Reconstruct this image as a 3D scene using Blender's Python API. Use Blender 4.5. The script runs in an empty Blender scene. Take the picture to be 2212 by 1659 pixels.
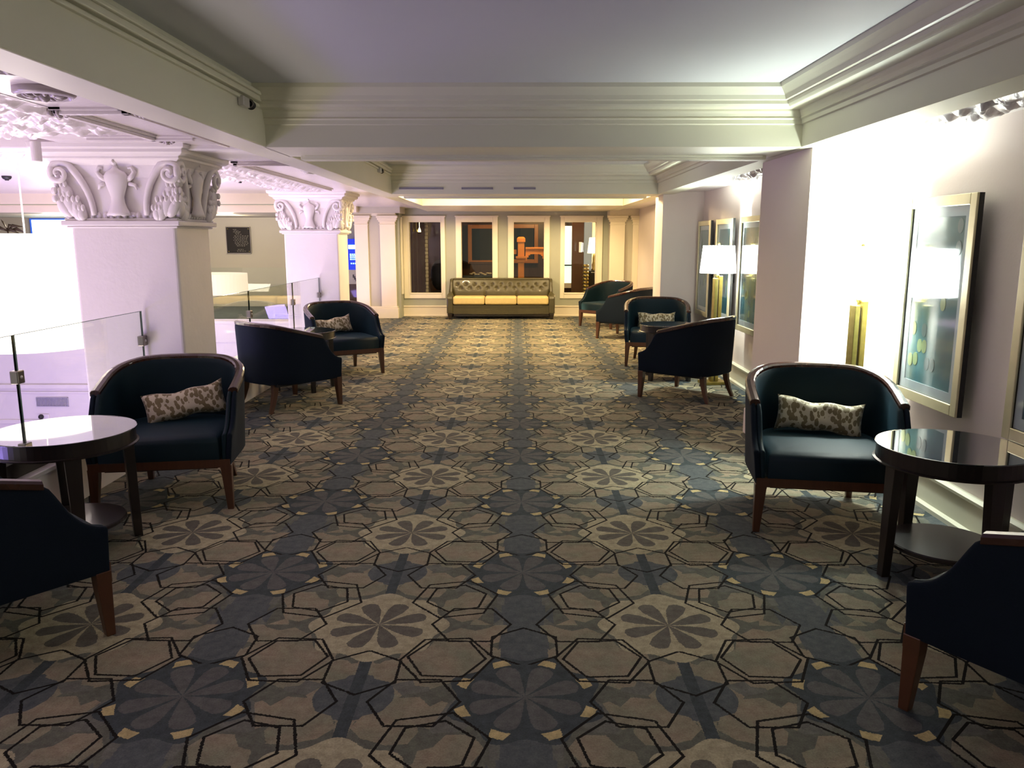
import bpy, bmesh, math, random
from mathutils import Vector, Matrix
from math import sin, cos, pi, radians, atan2, sqrt, tan, atan

C = bpy.context.scene.collection
rnd = random.Random(7)

# ------------------------------------------------------------------ camera
F_PX, PITCH, YAW, EYE = 1700.0, radians(10.32), radians(0.30), 1.5
cam_d = bpy.data.cameras.new('camera'); cam = bpy.data.objects.new('camera', cam_d); C.objects.link(cam)
cam_d.sensor_width = 36.0; cam_d.lens = 36.0 * F_PX / 2212.0
cam_d.clip_start = 0.05; cam_d.clip_end = 200
cam.location = (0, 0, EYE)
cam.rotation_euler = (pi/2 - PITCH, 0, YAW)
bpy.context.scene.camera = cam
_R = Matrix.Rotation(YAW, 3, 'Z') @ Matrix.Rotation(pi/2 - PITCH, 3, 'X')

def ray(x, y):
    return _R @ Vector(((x-1106)/F_PX, -(y-829.5)/F_PX, -1))
def P(x, y, D):                     # where a sight line meets the plane Y = D (used to read distances off once)
    r = ray(x, y); t = D/r.y
    return (r.x*t, EYE + r.z*t)
def FL(x, y, Z=0.0):                # where a sight line meets the level Z
    r = ray(x, y); t = (Z-EYE)/r.z
    return (r.x*t, r.y*t)

# ------------------------------------------------------------------ world, view, lights
sc = bpy.context.scene
sc.view_settings.view_transform = 'Standard'; sc.view_settings.look = 'None'
sc.view_settings.gamma = 1.0; sc.view_settings.use_curve_mapping = False
sc.view_settings.exposure = 1.15
w = bpy.data.worlds.new('world'); sc.world = w; w.use_nodes = True
w.node_tree.nodes['Background'].inputs[0].default_value = (0.80, 0.76, 0.62, 1)
w.node_tree.nodes['Background'].inputs[1].default_value = 0.26
try:
    sc.cycles.max_bounces = 7; sc.cycles.transparent_max_bounces = 12
    sc.cycles.sample_clamp_indirect = 4.0
    sc.cycles.caustics_reflective = False; sc.cycles.caustics_refractive = False
except Exception: pass

def light(name, kind, loc, power, col, size=0.1, rot=None, size_y=None, spot=None, blend=0.5):
    d = bpy.data.lights.new(name, kind); d.energy = power; d.color = col
    if kind == 'AREA':
        d.size = size
        if size_y: d.shape = 'RECTANGLE'; d.size_y = size_y
    else: d.shadow_soft_size = size
    if kind == 'SPOT': d.spot_size = spot; d.spot_blend = blend
    o = bpy.data.objects.new(name, d); C.objects.link(o); o.location = loc
    if rot: o.rotation_euler = rot
    o['kind'] = 'helper'
    return o
def aim(o, target):
    o.rotation_euler = (Vector(target)-o.location).to_track_quat('-Z', 'Y').to_euler()

LAMP_COL = (0.86, 1.0, 0.90)
LAMPS = [((2.08, 4.80), 'near'), ((2.10, 8.28), 'mid')]
light('lamp_bulb_near', 'POINT', (2.08, 4.80, 1.33), 42, LAMP_COL, 0.05)
light('lamp_bulb_mid', 'POINT', (2.10, 8.28, 1.33), 34, LAMP_COL, 0.05)
WARM = (1.0, 0.74, 0.38)
light('dome_bulb', 'POINT', (0.95, 11.6, 2.22), 84, WARM, 0.08)
light('dome_bulb', 'POINT', (-0.95, 11.6, 2.22), 72, WARM, 0.08)
for x in (-1.1, 0.9):
    o = light('back_wall_fill', 'SPOT', (x, 14.6, 2.05), 62, WARM, 0.05, spot=radians(150), blend=0.6); aim(o, (x, 15.0, 0.0))  # unseen spots added to brighten the sofa and back wall
# purple LED floods on the lower storey of the atrium
VIO = (0.38, 0.26, 1.0); PINK = (0.96, 0.80, 0.98)
o = light('atrium_flood', 'AREA', (-8.0, 9.0, -3.3), 105, (0.30, 0.17, 1.0), 4.0, size_y=3.0); aim(o, (-7.0, 15.0, -1.2))
o = light('atrium_uplight', 'AREA', (-5.5, 9.6, -3.0), 165, PINK, 3.5, size_y=3.0); aim(o, (-5.3, 10.5, 2.3))
o = light('atrium_uplight', 'AREA', (-5.6, 3.6, -2.6), 120, (1.0, 0.84, 0.78), 3.0, size_y=3.0); aim(o, (-4.3, 4.2, 2.1))
o = light('atrium_violet_flood', 'AREA', (-6.6, 2.6, -0.9), 50, (0.42, 0.28, 1.0), 1.0, size_y=0.8); aim(o, (0.0, 3.6, 2.4))
o = light('atrium_violet_flood', 'AREA', (-6.8, 7.4, -0.7), 34, (0.46, 0.32, 1.0), 1.0, size_y=0.8); aim(o, (0.6, 9.6, 2.3))
# warm lights on the walkway across the atrium
light('walkway_bulb', 'POINT', (-6.0, 16.6, 1.95), 34, (1.0, 0.84, 0.58), 0.15)
light('walkway_bulb', 'POINT', (-9.6, 16.6, 1.95), 40, (1.0, 0.84, 0.62), 0.15)
o = light('header_wash', 'AREA', (-6.4, 13.4, 0.6), 18, (1.0, 0.83, 0.62), 2.5, size_y=0.4); aim(o, (-6.4, 15.0, 2.2))
# back room
light('table_lamp_bulb', 'POINT', (2.05, 17.75, 1.42), 40, (1.0, 0.66, 0.30), 0.06)
light('back_room_bulb', 'POINT', (0.5, 16.6, 2.15), 42, (1.0, 0.60, 0.26), 0.08)
light('big_shade_bulb', 'POINT', (-4.80, 7.8, 1.0), 48, (1.0, 0.86, 0.70), 0.25)

# ------------------------------------------------------------------ node helpers
class E:
    """tiny expression builder on Math nodes"""
    def __init__(s, nt, v): s.nt, s.v = nt, v
    def _op(s, op, *a, clamp=False):
        n = s.nt.nodes.new('ShaderNodeMath'); n.operation = op; n.use_clamp = clamp
        for i, x in enumerate((s,)+a):
            x = x.v if isinstance(x, E) else x
            if isinstance(x, (int, float)): n.inputs[i].default_value = x
            else: s.nt.links.new(x, n.inputs[i])
        return E(s.nt, n.outputs[0])
    def __add__(s, o): return s._op('ADD', o)
    def __sub__(s, o): return s._op('SUBTRACT', o)
    def __mul__(s, o): return s._op('MULTIPLY', o)
    def __truediv__(s, o): return s._op('DIVIDE', o)
    def abs(s): return s._op('ABSOLUTE')
    def max(s, o): return s._op('MAXIMUM', o)
    def min(s, o): return s._op('MINIMUM', o)
    def lt(s, o): return s._op('LESS_THAN', o)
    def gt(s, o): return s._op('GREATER_THAN', o)
    def cos(s): return s._op('COSINE')
    def sin(s): return s._op('SINE')
    def sqrt(s): return s._op('SQRT')
    def atan2(s, o): return s._op('ARCTAN2', o)
    def wrap(s, hi, lo): return s._op('WRAP', hi, lo)
def mix(nt, fac, a, b, blend='MIX'):
    n = nt.nodes.new('ShaderNodeMix'); n.data_type = 'RGBA'; n.blend_type = blend
    fac = fac.v if isinstance(fac, E) else fac
    for i, x in ((0, fac), (6, a), (7, b)):
        if isinstance(x, (int, float)): n.inputs[i].default_value = x
        elif isinstance(x, tuple): n.inputs[i].default_value = (x[0], x[1], x[2], 1)
        else: nt.links.new(x, n.inputs[i])
    return n.outputs[2]
def new_mat(name):
    m = bpy.data.materials.new(name); m.use_nodes = True
    return m, m.node_tree, m.node_tree.nodes['Principled BSDF']
def setp(b, **k):
    names = {'rough': 'Roughness', 'metal': 'Metallic', 'coat': 'Coat Weight', 'sheen': 'Sheen Weight', 'sheen_rough': 'Sheen Roughness',
             'spec': 'Specular IOR Level', 'estr': 'Emission Strength'}
    for a, v in k.items(): b.inputs[names[a]].default_value = v
def tex_coord(nt): 
    n = nt.nodes.new('ShaderNodeTexCoord'); return n.outputs['Object']
def noise(nt, vec, scale, detail=3, rough=0.5):
    n = nt.nodes.new('ShaderNodeTexNoise'); n.inputs['Scale'].default_value = scale; n.inputs['Detail'].default_value = detail
    n.inputs['Roughness'].default_value = rough; nt.links.new(vec, n.inputs['Vector']); return n
def plain(name, col, rough=0.5, var=0.08, scale=6.0, bump=0.0, bscale=60.0, **k):
    """a plain coat with slight uneven tone and a fine relief"""
    m, nt, b = new_mat(name); co = tex_coord(nt)
    n = noise(nt, co, scale, 4)
    lo = tuple(c*(1-var) for c in col); hi = tuple(min(1, c*(1+var)) for c in col)
    nt.links.new(mix(nt, n.outputs['Fac'], lo, hi), b.inputs['Base Color'])
    setp(b, rough=rough, **k)
    if bump:
        n2 = noise(nt, co, bscale, 3); bp = nt.nodes.new('ShaderNodeBump'); bp.inputs['Strength'].default_value = bump
        bp.inputs['Distance'].default_value = 0.01
        nt.links.new(n2.outputs['Fac'], bp.inputs['Height']); nt.links.new(bp.outputs[0], b.inputs['Normal'])
    return m
def emit(name, col, strength, base=(0.8, 0.8, 0.8)):
    m, nt, b = new_mat(name); b.inputs['Base Color'].default_value = (*base, 1)
    b.inputs['Emission Color'].default_value = (*col, 1); setp(b, estr=strength, rough=0.8); return m
def wood(name, dark, light_, rough=0.3, scale=(3, 3, 30), coat=0.3):
    m, nt, b = new_mat(name); co = tex_coord(nt)
    mp = nt.nodes.new('ShaderNodeMapping'); mp.inputs['Scale'].default_value = (scale[2], scale[1], scale[0]); nt.links.new(co, mp.inputs[0])
    n = noise(nt, mp.outputs[0], 2.0, 5, 0.6)
    nt.links.new(mix(nt, n.outputs['Fac'], dark, light_), b.inputs['Base Color']); setp(b, rough=rough, coat=coat); return m
def glass_mat(name, tint=(0.93, 0.97, 0.95), refl=1.0):
    m = bpy.data.materials.new(name); m.use_nodes = True; nt = m.node_tree; nt.nodes.clear()
    o = nt.nodes.new('ShaderNodeOutputMaterial'); mx = nt.nodes.new('ShaderNodeMixShader')
    t = nt.nodes.new('ShaderNodeBsdfTransparent'); t.inputs[0].default_value = (*tint, 1)
    g = nt.nodes.new('ShaderNodeBsdfGlossy'); g.inputs['Roughness'].default_value = 0.01; g.inputs[0].default_value = (refl, refl, refl, 1)
    lw = nt.nodes.new('ShaderNodeLayerWeight'); lw.inputs[0].default_value = 0.5
    fr = E(nt, lw.outputs['Facing'])._op('POWER', 5.0)*0.9 + 0.04
    nt.links.new(fr.v, mx.inputs[0]); nt.links.new(t.outputs[0], mx.inputs[1]); nt.links.new(g.outputs[0], mx.inputs[2])
    nt.links.new(mx.outputs[0], o.inputs[0]); return m

# ------------------------------------------------------------------ materials
M = {}
M['ceiling'] = plain('ceiling_paint', (0.60, 0.61, 0.62), 0.6, 0.03, 1.5)
M['trim'] = plain('cream_trim_paint', (0.71, 0.69, 0.54), 0.42, 0.04, 3.0)
M['white'] = plain('white_plaster_paint', (0.78, 0.73, 0.72), 0.38, 0.05, 5.0, 0.15, 25)
M['wall'] = plain('pale_wall_paint', (0.80, 0.70, 0.65), 0.55, 0.03, 2.0, 0.05, 80)
M['grey_green'] = plain('grey_green_wall_paint', (0.36, 0.37, 0.29), 0.55, 0.05, 2.0, 0.05, 80)
M['taupe'] = plain('taupe_wall_paint', (0.48, 0.45, 0.36), 0.6, 0.04, 2.0)
M['cream'] = plain('cream_woodwork_paint', (0.80, 0.72, 0.56), 0.4, 0.04, 3.0)
M['window_frame'] = plain('cream_window_frame_paint', (0.82, 0.76, 0.60), 0.4, 0.03, 4.0)
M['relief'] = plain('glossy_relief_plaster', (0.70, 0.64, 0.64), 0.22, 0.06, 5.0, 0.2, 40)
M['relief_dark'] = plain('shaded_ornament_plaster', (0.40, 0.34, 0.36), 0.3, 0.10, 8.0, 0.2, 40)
M['velvet'], nt, b = new_mat('navy_velvet'); co = tex_coord(nt); n = noise(nt, co, 5, 4)
nt.links.new(mix(nt, n.outputs['Fac'], (0.0014, 0.0085, 0.0140), (0.003, 0.018, 0.027)), b.inputs['Base Color'])
setp(b, rough=0.6, sheen=0.16, sheen_rough=0.3, spec=0.22); b.inputs['Sheen Tint'].default_value = (0.20, 0.50, 0.72, 1)
M['weave'], nt, b = new_mat('navy_woven_back_cloth'); co = tex_coord(nt); n = noise(nt, co, 300, 2)
nt.links.new(mix(nt, n.outputs['Fac'], (0.0035, 0.0070, 0.0130), (0.008, 0.014, 0.024)), b.inputs['Base Color'])
setp(b, rough=0.85, sheen=0.06, spec=0.12); b.inputs['Sheen Tint'].default_value = (0.3, 0.4, 0.65, 1)
M['rail'] = wood('mahogany_rail', (0.022, 0.007, 0.004), (0.060, 0.020, 0.010), 0.22, coat=0.5)
M['leg'] = wood('mahogany_leg', (0.050, 0.018, 0.008), (0.110, 0.040, 0.016), 0.32)
M['espresso'] = wood('espresso_wood', (0.010, 0.007, 0.006), (0.022, 0.014, 0.011), 0.28, coat=0.2)
M['tabletop'], nt, b = new_mat('glass_covered_table_top'); b.inputs['Base Color'].default_value = (0.03, 0.035, 0.04, 1)
setp(b, rough=0.03, spec=1.0, coat=1.0); b.inputs['Coat Roughness'].default_value = 0.02; b.inputs['Coat IOR'].default_value = 1.8
M['glass'] = glass_mat('railing_glass', (0.95, 0.975, 0.96))
M['pane'] = glass_mat('window_pane_glass', (0.80, 0.82, 0.80), 0.8)
M['glazing'] = glass_mat('print_glazing', (0.95, 0.97, 0.97), 0.75)
M['glazing'].node_tree.nodes['Glossy BSDF'].inputs['Roughness'].default_value = 0.07
M['glass_edge'] = plain('green_glass_edge', (0.20, 0.30, 0.27), 0.15, 0.02)
M['bronze'] = plain('brushed_steel_clip', (0.30, 0.27, 0.24), 0.3, 0.1, 20, metal=0.9)
M['brass'] = plain('aged_brass', (0.42, 0.34, 0.10), 0.28, 0.25, 30, metal=0.85)
M['gold_leaf'] = plain('champagne_leaf_frame', (0.62, 0.56, 0.36), 0.38, 0.15, 9, metal=0.55)
M['black'] = plain('black_edge_paint', (0.01, 0.01, 0.01), 0.5, 0.1)
M['mat_board'] = plain('pale_mat_board', (0.58, 0.62, 0.66), 0.6, 0.02)
M['steel'] = plain('curb_cap_metal', (0.62, 0.60, 0.58), 0.35, 0.05, 8, metal=0.5)
M['dark_gap'] = plain('dark_curb_recess', (0.03, 0.025, 0.02), 0.6, 0.1)
M['shade'] = emit('lit_lamp_shade', (0.96, 1.0, 0.95), 6.0)
M['drum'] = emit('lit_drum_shade', (1.0, 0.90, 0.74), 1.1)
M['drum_low'] = emit('softly_lit_drum_shade', (1.0, 0.86, 0.60), 0.30, (0.35, 0.32, 0.26))
M['warm_dome'] = emit('lit_dome_glass', (1.0, 0.80, 0.50), 3.0)
M['leather'] = plain('olive_brown_leather', (0.055, 0.047, 0.017), 0.38, 0.25, 9, 0.3, 90, coat=0.15)
M['seat_cream'] = plain('mustard_cream_cushion_cloth', (0.62, 0.48, 0.20), 0.8, 0.12, 22, 0.2, 120)
M['dark_wood_wall'] = wood('brown_panel_wood', (0.05, 0.022, 0.008), (0.14, 0.06, 0.022), 0.35, (1, 6, 18))
M['orange_wood'] = wood('orange_oak', (0.60, 0.21, 0.03), (0.85, 0.34, 0.06), 0.3, (1, 4, 14))
M['night'] = plain('night_glass', (0.010, 0.018, 0.020), 0.08, 0.3, 3)
M['night_curtain'] = plain('slate_curtain', (0.035, 0.045, 0.045), 0.8, 0.2, 8)
M['door_glow'] = emit('pale_green_door_light', (0.74, 1.0, 0.82), 0.75)
M['lamp_warm'] = emit('warm_lamp_shade', (1.0, 0.80, 0.45), 3.0)
M['screen_blue'] = emit('blue_screen', (0.02, 0.04, 0.55), 0.7, (0.0, 0.0, 0.05))
M['screen_hot'] = emit('bright_blue_screen_text', (0.25, 0.70, 1.0), 2.2)
M['screen_white'] = emit('pale_screen', (0.80, 0.97, 1.0), 1.3)
M['screen_frame'] = emit('blue_lit_screen_edge', (0.02, 0.10, 0.55), 0.5, (0.01, 0.03, 0.2))
M['screen_teal'] = emit('teal_screen_patch', (0.45, 0.95, 0.85), 1.0)
M['plaque'] = plain('dark_bronze_plaque', (0.022, 0.018, 0.014), 0.22, 0.2, 6, metal=0.3)
M['plaque_text'] = plain('raised_plaque_lettering', (0.30, 0.28, 0.22), 0.4, 0.05, metal=0.3)
M['leaf'] = plain('dark_leaf', (0.05, 0.035, 0.015), 0.5, 0.2)
M['grille'] = plain('grille_paint', (0.40, 0.38, 0.46), 0.5, 0.05)
M['stone'] = plain('pale_stone_strip', (0.55, 0.47, 0.33), 0.6, 0.3, 25, 0.6, 20)
M['hot_white'] = emit('switch_painted_glow', (1.0, 0.85, 0.6), 0.4)  # switch plate is no lamp; its brightness is put in as emission

# spotted cushion cloth
M['spots'], nt, b = new_mat('spotted_cushion_cloth'); co = tex_coord(nt)
mp = nt.nodes.new('ShaderNodeMapping'); mp.inputs['Scale'].default_value = (1.5, 1, 1); nt.links.new(co, mp.inputs[0])
v = nt.nodes.new('ShaderNodeTexVoronoi'); v.inputs['Scale'].default_value = 28; nt.links.new(mp.outputs[0], v.inputs['Vector'])
n = noise(nt, co, 40, 2)
msk = (E(nt, v.outputs['Distance']) + (E(nt, n.outputs['Fac']) - 0.5)*0.5).lt(0.52)
nt.links.new(mix(nt, msk, (0.60, 0.53, 0.38), (0.20, 0.150, 0.07)), b.inputs['Base Color']); setp(b, rough=0.75, sheen=0.2)

# the small brown carpet of the walkway
M['walk_carpet'] = plain('slate_carpet', (0.13, 0.14, 0.13), 0.95, 0.45, 7, 0.4, 150)

# figured carpet: two staggered flower lattices, petal blobs and hexagon outlines
def carpet():
    m, nt, b = new_mat('figured_carpet'); co = tex_coord(nt)
    s = nt.nodes.new('ShaderNodeSeparateXYZ')
    wob = noise(nt, co, 130, 2)
    nt.links.new(co, s.inputs[0])
    j = (E(nt, wob.outputs['Fac'])-0.5)*0.010
    X = E(nt, s.outputs[0]) + j; Y = E(nt, s.outputs[1]) + j
    PX, PY = 1.147, 1.0
    def cell(cx, cy): return (X-cx).wrap(PX/2, -PX/2), (Y-cy).wrap(PY/2, -PY/2)
    ax, ay = cell(0.6045, 2.90); bx, by = cell(0.6045-PX/2, 2.40)
    def polar(x, y): return (x*x+y*y).sqrt(), y.atan2(x)
    ar, at = polar(ax, ay); br, bt = polar(bx, by)
    mx, my = bx.abs(), by.abs()
    k = 2*pi/8
    n_blot = noise(nt, co, 7, 5, 0.7); n_mid = noise(nt, co, 28, 4, 0.65)
    fb, fm = E(nt, n_blot.outputs['Fac']), E(nt, n_mid.outputs['Fac'])
    taupe = mix(nt, ((fb-0.5)*3.0 + 0.5)._op('ADD', 0.0, clamp=True), (0.300, 0.240, 0.170), (0.205, 0.208, 0.145))
    olive, slate, navy = (0.128, 0.132, 0.105), (0.095, 0.108, 0.110), (0.058, 0.070, 0.074)
    cx = nt.nodes.new('ShaderNodeCombineXYZ'); nt.links.new(mx.v, cx.inputs[0]); nt.links.new(by.v, cx.inputs[1])
    vo = nt.nodes.new('ShaderNodeTexVoronoi'); vo.voronoi_dimensions = '2D'; vo.inputs['Scale'].default_value = 9.0
    vo.inputs['Randomness'].default_value = 0.9; nt.links.new(cx.outputs[0], vo.inputs['Vector'])
    sp = nt.nodes.new('ShaderNodeSeparateColor'); nt.links.new(vo.outputs['Color'], sp.inputs[0])
    rr, gg = E(nt, sp.outputs[0]), E(nt, sp.outputs[1])
    col = mix(nt, rr.gt(0.50), olive, taupe)
    col = mix(nt, gg.gt(0.80), col, (0.150, 0.150, 0.130))
    # slate runs between the dark flowers, slate stars between the pale ones
    col = mix(nt, (mx + (rr-0.5)*0.06).lt(0.090), col, slate)
    sx_, sy_ = (mx*(-1.0) + PX/2).abs(), my
    col = mix(nt, (sx_*sx_ + sy_*sy_).sqrt().lt(0.135), col, slate)
    col = mix(nt, (sx_.lt(0.022))*(sy_.lt(0.24)), col, navy)
    # taupe petals round both flowers
    def petal_ring(r, t, R0, dR, wd, off=pi/8):
        ph = (t+off).wrap(k/2, -k/2).abs()*r
        q = (r-R0).abs()
        return ph.lt(wd)*q.lt(dR)*((ph*0.75+q).lt(dR+wd*0.30))
    col = mix(nt, petal_ring(ar, at, 0.360, 0.080, 0.105), col, taupe)
    def hexd(cx_, cy_, R, rot, mirror=False):
        x = mx - cx_; y = (my - cy_) if mirror else (by - cy_).wrap(PY/2, -PY/2)
        c, s_ = cos(rot), sin(rot)
        u = (x*c + y*s_).abs(); v_ = (y*c - x*s_).abs()
        return u.max(u*0.5 + v_*0.866) - R
    for px_, py_, R, ro in ((0.385, -0.075, 0.070, 0.4), (0.165, 0.290, 0.062, 0.2), (0.205, -0.275, 0.070, 0.5), (0.150, 0.405, 0.060, 0.1), (0.330, 0.120, 0.062, 0.7)):
        col = mix(nt, hexd(px_, py_, R, ro).lt(0.0), col, taupe)
    # scalloped discs and petals
    def petals(r, t, R, w0):
        ph = (t + pi/8).wrap(k/2, -k/2).abs()
        return (ph.lt(0.30))*(r.lt((ph*2.0).cos()*R))*((ph*r).lt(w0))*((ph*r).lt(r*0.26+0.003))
    def scallop(r, t, R, a): return r.lt((t*8).cos()*a + R)
    pale = mix(nt, fb, (0.350, 0.305, 0.200), (0.410, 0.375, 0.250))
    col = mix(nt, scallop(ar, at, 0.262, 0.018), col, pale)
    col = mix(nt, petals(ar, at, 0.192, 0.036), col, (0.130, 0.122, 0.100))
    col = mix(nt, scallop(br, bt, 0.250, -0.022), col, navy)
    col = mix(nt, petals(br, bt, 0.195, 0.040), col, (0.112, 0.114, 0.108))
    ph = (bt + pi/8).wrap(k/2, -k/2).abs()
    chips = (ph*br + (br-0.215)*0.25).lt(0.031)*(br.gt(0.205))*(br.lt(0.243))
    col = mix(nt, chips, col, (0.47, 0.38, 0.19))
    line = None
    P9 = pi/2
    for h in ((0.369, -0.030, 0.133, P9), (0.283, 0.240, 0.148, P9-0.06), (0.284, 0.250, 0.124, P9+0.05), (0.207, 0.505, 0.135, P9), (0.287, 0.735, 0.158, 0.30), (0.282, 0.740, 0.112, 0.22), (0.0, 0.335, 0.122, 0.0), (PX/2, 0.155, 0.125, 0.0)):
        d = hexd(*h).abs(); line = d if line is None else line.min(d)
    keep = ar.gt(0.20)*br.gt(0.205)
    col = mix(nt, line.lt(0.0050)*keep, col, (0.012, 0.011, 0.010))
    # yarn mottling
    n2 = noise(nt, co, 170, 3, 0.7)
    col = mix(nt, 1.0, col, mix(nt, fm, (0.42, 0.43, 0.46), (1.62, 1.60, 1.58)), 'MULTIPLY')
    col = mix(nt, 1.0, col, mix(nt, n2.outputs['Fac'], (0.50, 0.50, 0.50), (1.50, 1.50, 1.50)), 'MULTIPLY')
    nt.links.new(col, b.inputs['Base Color']); setp(b, rough=0.95, spec=0.1)
    bp = nt.nodes.new('ShaderNodeBump'); bp.inputs['Strength'].default_value = 0.3; bp.inputs['Distance'].default_value = 0.01
    nt.links.new(n2.outputs['Fac'], bp.inputs['Height']); nt.links.new(bp.outputs[0], b.inputs['Normal'])
    return m
M['carpet'] = carpet()

def art_material(seed, warm=0.0):
    """abstract print: blue-green washes; runs on the picture's own XZ coordinates"""
    m, nt, b = new_mat('abstract_print'); co = tex_coord(nt)
    mp = nt.nodes.new('ShaderNodeMapping'); mp.inputs['Location'].default_value = (seed*3.1, seed*1.7, seed*0.9); nt.links.new(co, mp.inputs[0])
    n = noise(nt, mp.outputs[0], 2.2, 3); n2 = noise(nt, mp.outputs[0], 6.0, 4, 0.6)
    c = mix(nt, ((E(nt, n.outputs['Fac'])-0.5)*2.6+0.5)._op('ADD', 0.0, clamp=True), (0.02, 0.07, 0.15), (0.24, 0.42, 0.46))
    c = mix(nt, (E(nt, n2.outputs['Fac'])*0.6), c, (0.04, 0.19, 0.17))
    nt.links.new(c, b.inputs['Base Color']); setp(b, rough=0.12, spec=0.6, coat=1.0); b.inputs['Coat Roughness'].default_value = 0.02
    return m
M['oval_lime'] = plain('lime_print_oval', (0.42, 0.50, 0.26), 0.2, 0.1, 12, coat=0.6)
M['oval_pale'] = plain('pale_print_oval', (0.20, 0.28, 0.30), 0.2, 0.1, 12, coat=0.6)

# ------------------------------------------------------------------ mesh helpers
def link(name, bm, mat, parent=None, smooth=False, bevel=0.0, seg=2, sub=0, recalc=True):
    me = bpy.data.meshes.new(name)
    if recalc: bmesh.ops.recalc_face_normals(bm, faces=bm.faces)
    bm.to_mesh(me); bm.free()
    for mm in (mat if isinstance(mat, (list, tuple)) else [mat]): me.materials.append(mm)
    o = bpy.data.objects.new(name, me); C.objects.link(o)
    if parent: o.parent = parent
    if smooth:
        for p in me.polygons: p.use_smooth = True
    if bevel:
        md = o.modifiers.new('bevel', 'BEVEL'); md.width = bevel; md.segments = seg; md.limit_method = 'ANGLE'; md.angle_limit = radians(40)
    if sub:
        md = o.modifiers.new('sub', 'SUBSURF'); md.levels = sub; md.render_levels = sub
    return o
def box(bm, x0, x1, y0, y1, z0, z1):
    v = [bm.verts.new(p) for p in ((x0,y0,z0),(x1,y0,z0),(x1,y1,z0),(x0,y1,z0),(x0,y0,z1),(x1,y0,z1),(x1,y1,z1),(x0,y1,z1))]
    for f in ((3,2,1,0),(4,5,6,7),(0,1,5,4),(1,2,6,5),(2,3,7,6),(3,0,4,7)): bm.faces.new([v[i] for i in f])
    return v
def B(name, mat, parent, *boxes, **k):
    bm = bmesh.new()
    for b_ in boxes: box(bm, *b_)
    return link(name, bm, mat, parent, recalc=False, **k)
def lathe(bm, prof, cx=0, cy=0, n=32, sx=1, sy=1, cap=True):
    rings = []
    for r, z in prof:
        rings.append([bm.verts.new((cx+r*sx*cos(2*pi*i/n), cy+r*sy*sin(2*pi*i/n), z)) for i in range(n)])
    for a, b_ in zip(rings, rings[1:]):
        for i in range(n): bm.faces.new((a[i], a[(i+1)%n], b_[(i+1)%n], b_[i]))
    if cap:
        bm.faces.new(rings[0][::-1]); bm.faces.new(rings[-1])
def tube(bm, pts, rads, n=10, flat=1.0):
    """tube along pts; rads a number or a list"""
    if not isinstance(rads, (list, tuple)): rads = [rads]*len(pts)
    pts = [Vector(p) for p in pts]; rings = []
    up = Vector((0, 0, 1))
    prevn = None
    for i, p in enumerate(pts):
        t = (pts[min(i+1, len(pts)-1)] - pts[max(i-1, 0)]).normalized()
        a = prevn if prevn is not None else (up if abs(t.z) < 0.9 else Vector((0, 1, 0)))
        nrm = (a - t*a.dot(t)).normalized(); prevn = nrm; bn = t.cross(nrm)
        rings.append([bm.verts.new(p + (nrm*cos(2*pi*k/n) + bn*sin(2*pi*k/n)*flat)*rads[i]) for k in range(n)])
    for a, b_ in zip(rings, rings[1:]):
        for k in range(n): bm.faces.new((a[k], a[(k+1)%n], b_[(k+1)%n], b_[k]))
    bm.faces.new(rings[0][::-1]); bm.faces.new(rings[-1])
def ell(bm, c, r, seg=14, rings=10, rot=None):
    mt = Matrix.Translation(c) @ (rot if rot else Matrix()) @ Matrix.Diagonal((r[0], r[1], r[2], 1))
    bmesh.ops.create_uvsphere(bm, u_segments=seg, v_segments=rings, radius=1, matrix=mt)
def taper(bm, p0, p1, a0, a1, b0=None, b1=None, mid=None):
    """square tapered post from p0 (half size a0) to p1"""
    st = [(p0, a0, b0 or a0)] + ([mid] if mid else []) + [(p1, a1, b1 or a1)]
    rg = [[bm.verts.new((p[0]+sx*a, p[1]+sy*b_, p[2])) for sx, sy in ((-1,-1),(1,-1),(1,1),(-1,1))] for p, a, b_ in st]
    for A, Bq in zip(rg, rg[1:]):
        for i in range(4): bm.faces.new((A[i], A[(i+1)%4], Bq[(i+1)%4], Bq[i]))
    bm.faces.new(rg[0][::-1]); bm.faces.new(rg[-1])
def struct(o): o['kind'] = 'structure'; return o
def tag(o, label, cat, group=None, kind=None):
    o['label'] = label; o['category'] = cat
    if group: o['group'] = group
    if kind: o['kind'] = kind
    return o
def thing(name, label, cat, loc=(0, 0, 0), rz=0, group=None):
    o = bpy.data.objects.new(name, None); C.objects.link(o); o.location = loc; o.rotation_euler = (0, 0, rz)
    return tag(o, label, cat, group)
def dup(root, loc, rz, label, group=None):
    r = root.copy(); C.objects.link(r); r.location = loc; r.rotation_euler = (0, 0, rz); r['label'] = label
    if group: r['group'] = group
    for ch in list(root.children):
        c = ch.copy(); C.objects.link(c); c.parent = r
        for g in ch.children:
            d = g.copy(); C.objects.link(d); d.parent = c
    return r

# ------------------------------------------------------------------ structure: shell
XR, XL = 2.355, -2.55              # right wall, inner face of the left curb
ZB, ZC = 2.07, 2.408              # underside of beams, ceiling
XB0, XB1 = -1.55, 1.76            # inner faces of the lengthwise beams
BEAMS = [(5.05, 5.62), (10.05, 10.6)]
BACK = 15.9
struct(B('floor', M['carpet'], None, (XL-0.15, XR+0.1, -1.5, BACK+0.05, -0.35, 0.0)))
struct(B('ceiling', M['ceiling'], None, (XB0-0.25, XB1+0.25, -1.5, 13.35, ZC, ZC+0.2)))
struct(B('wall_right', M['wall'], None, (XR, XR+0.15, -1.5, BACK+0.2, -0.2, 2.6)))
bb = bmesh.new()
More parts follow.
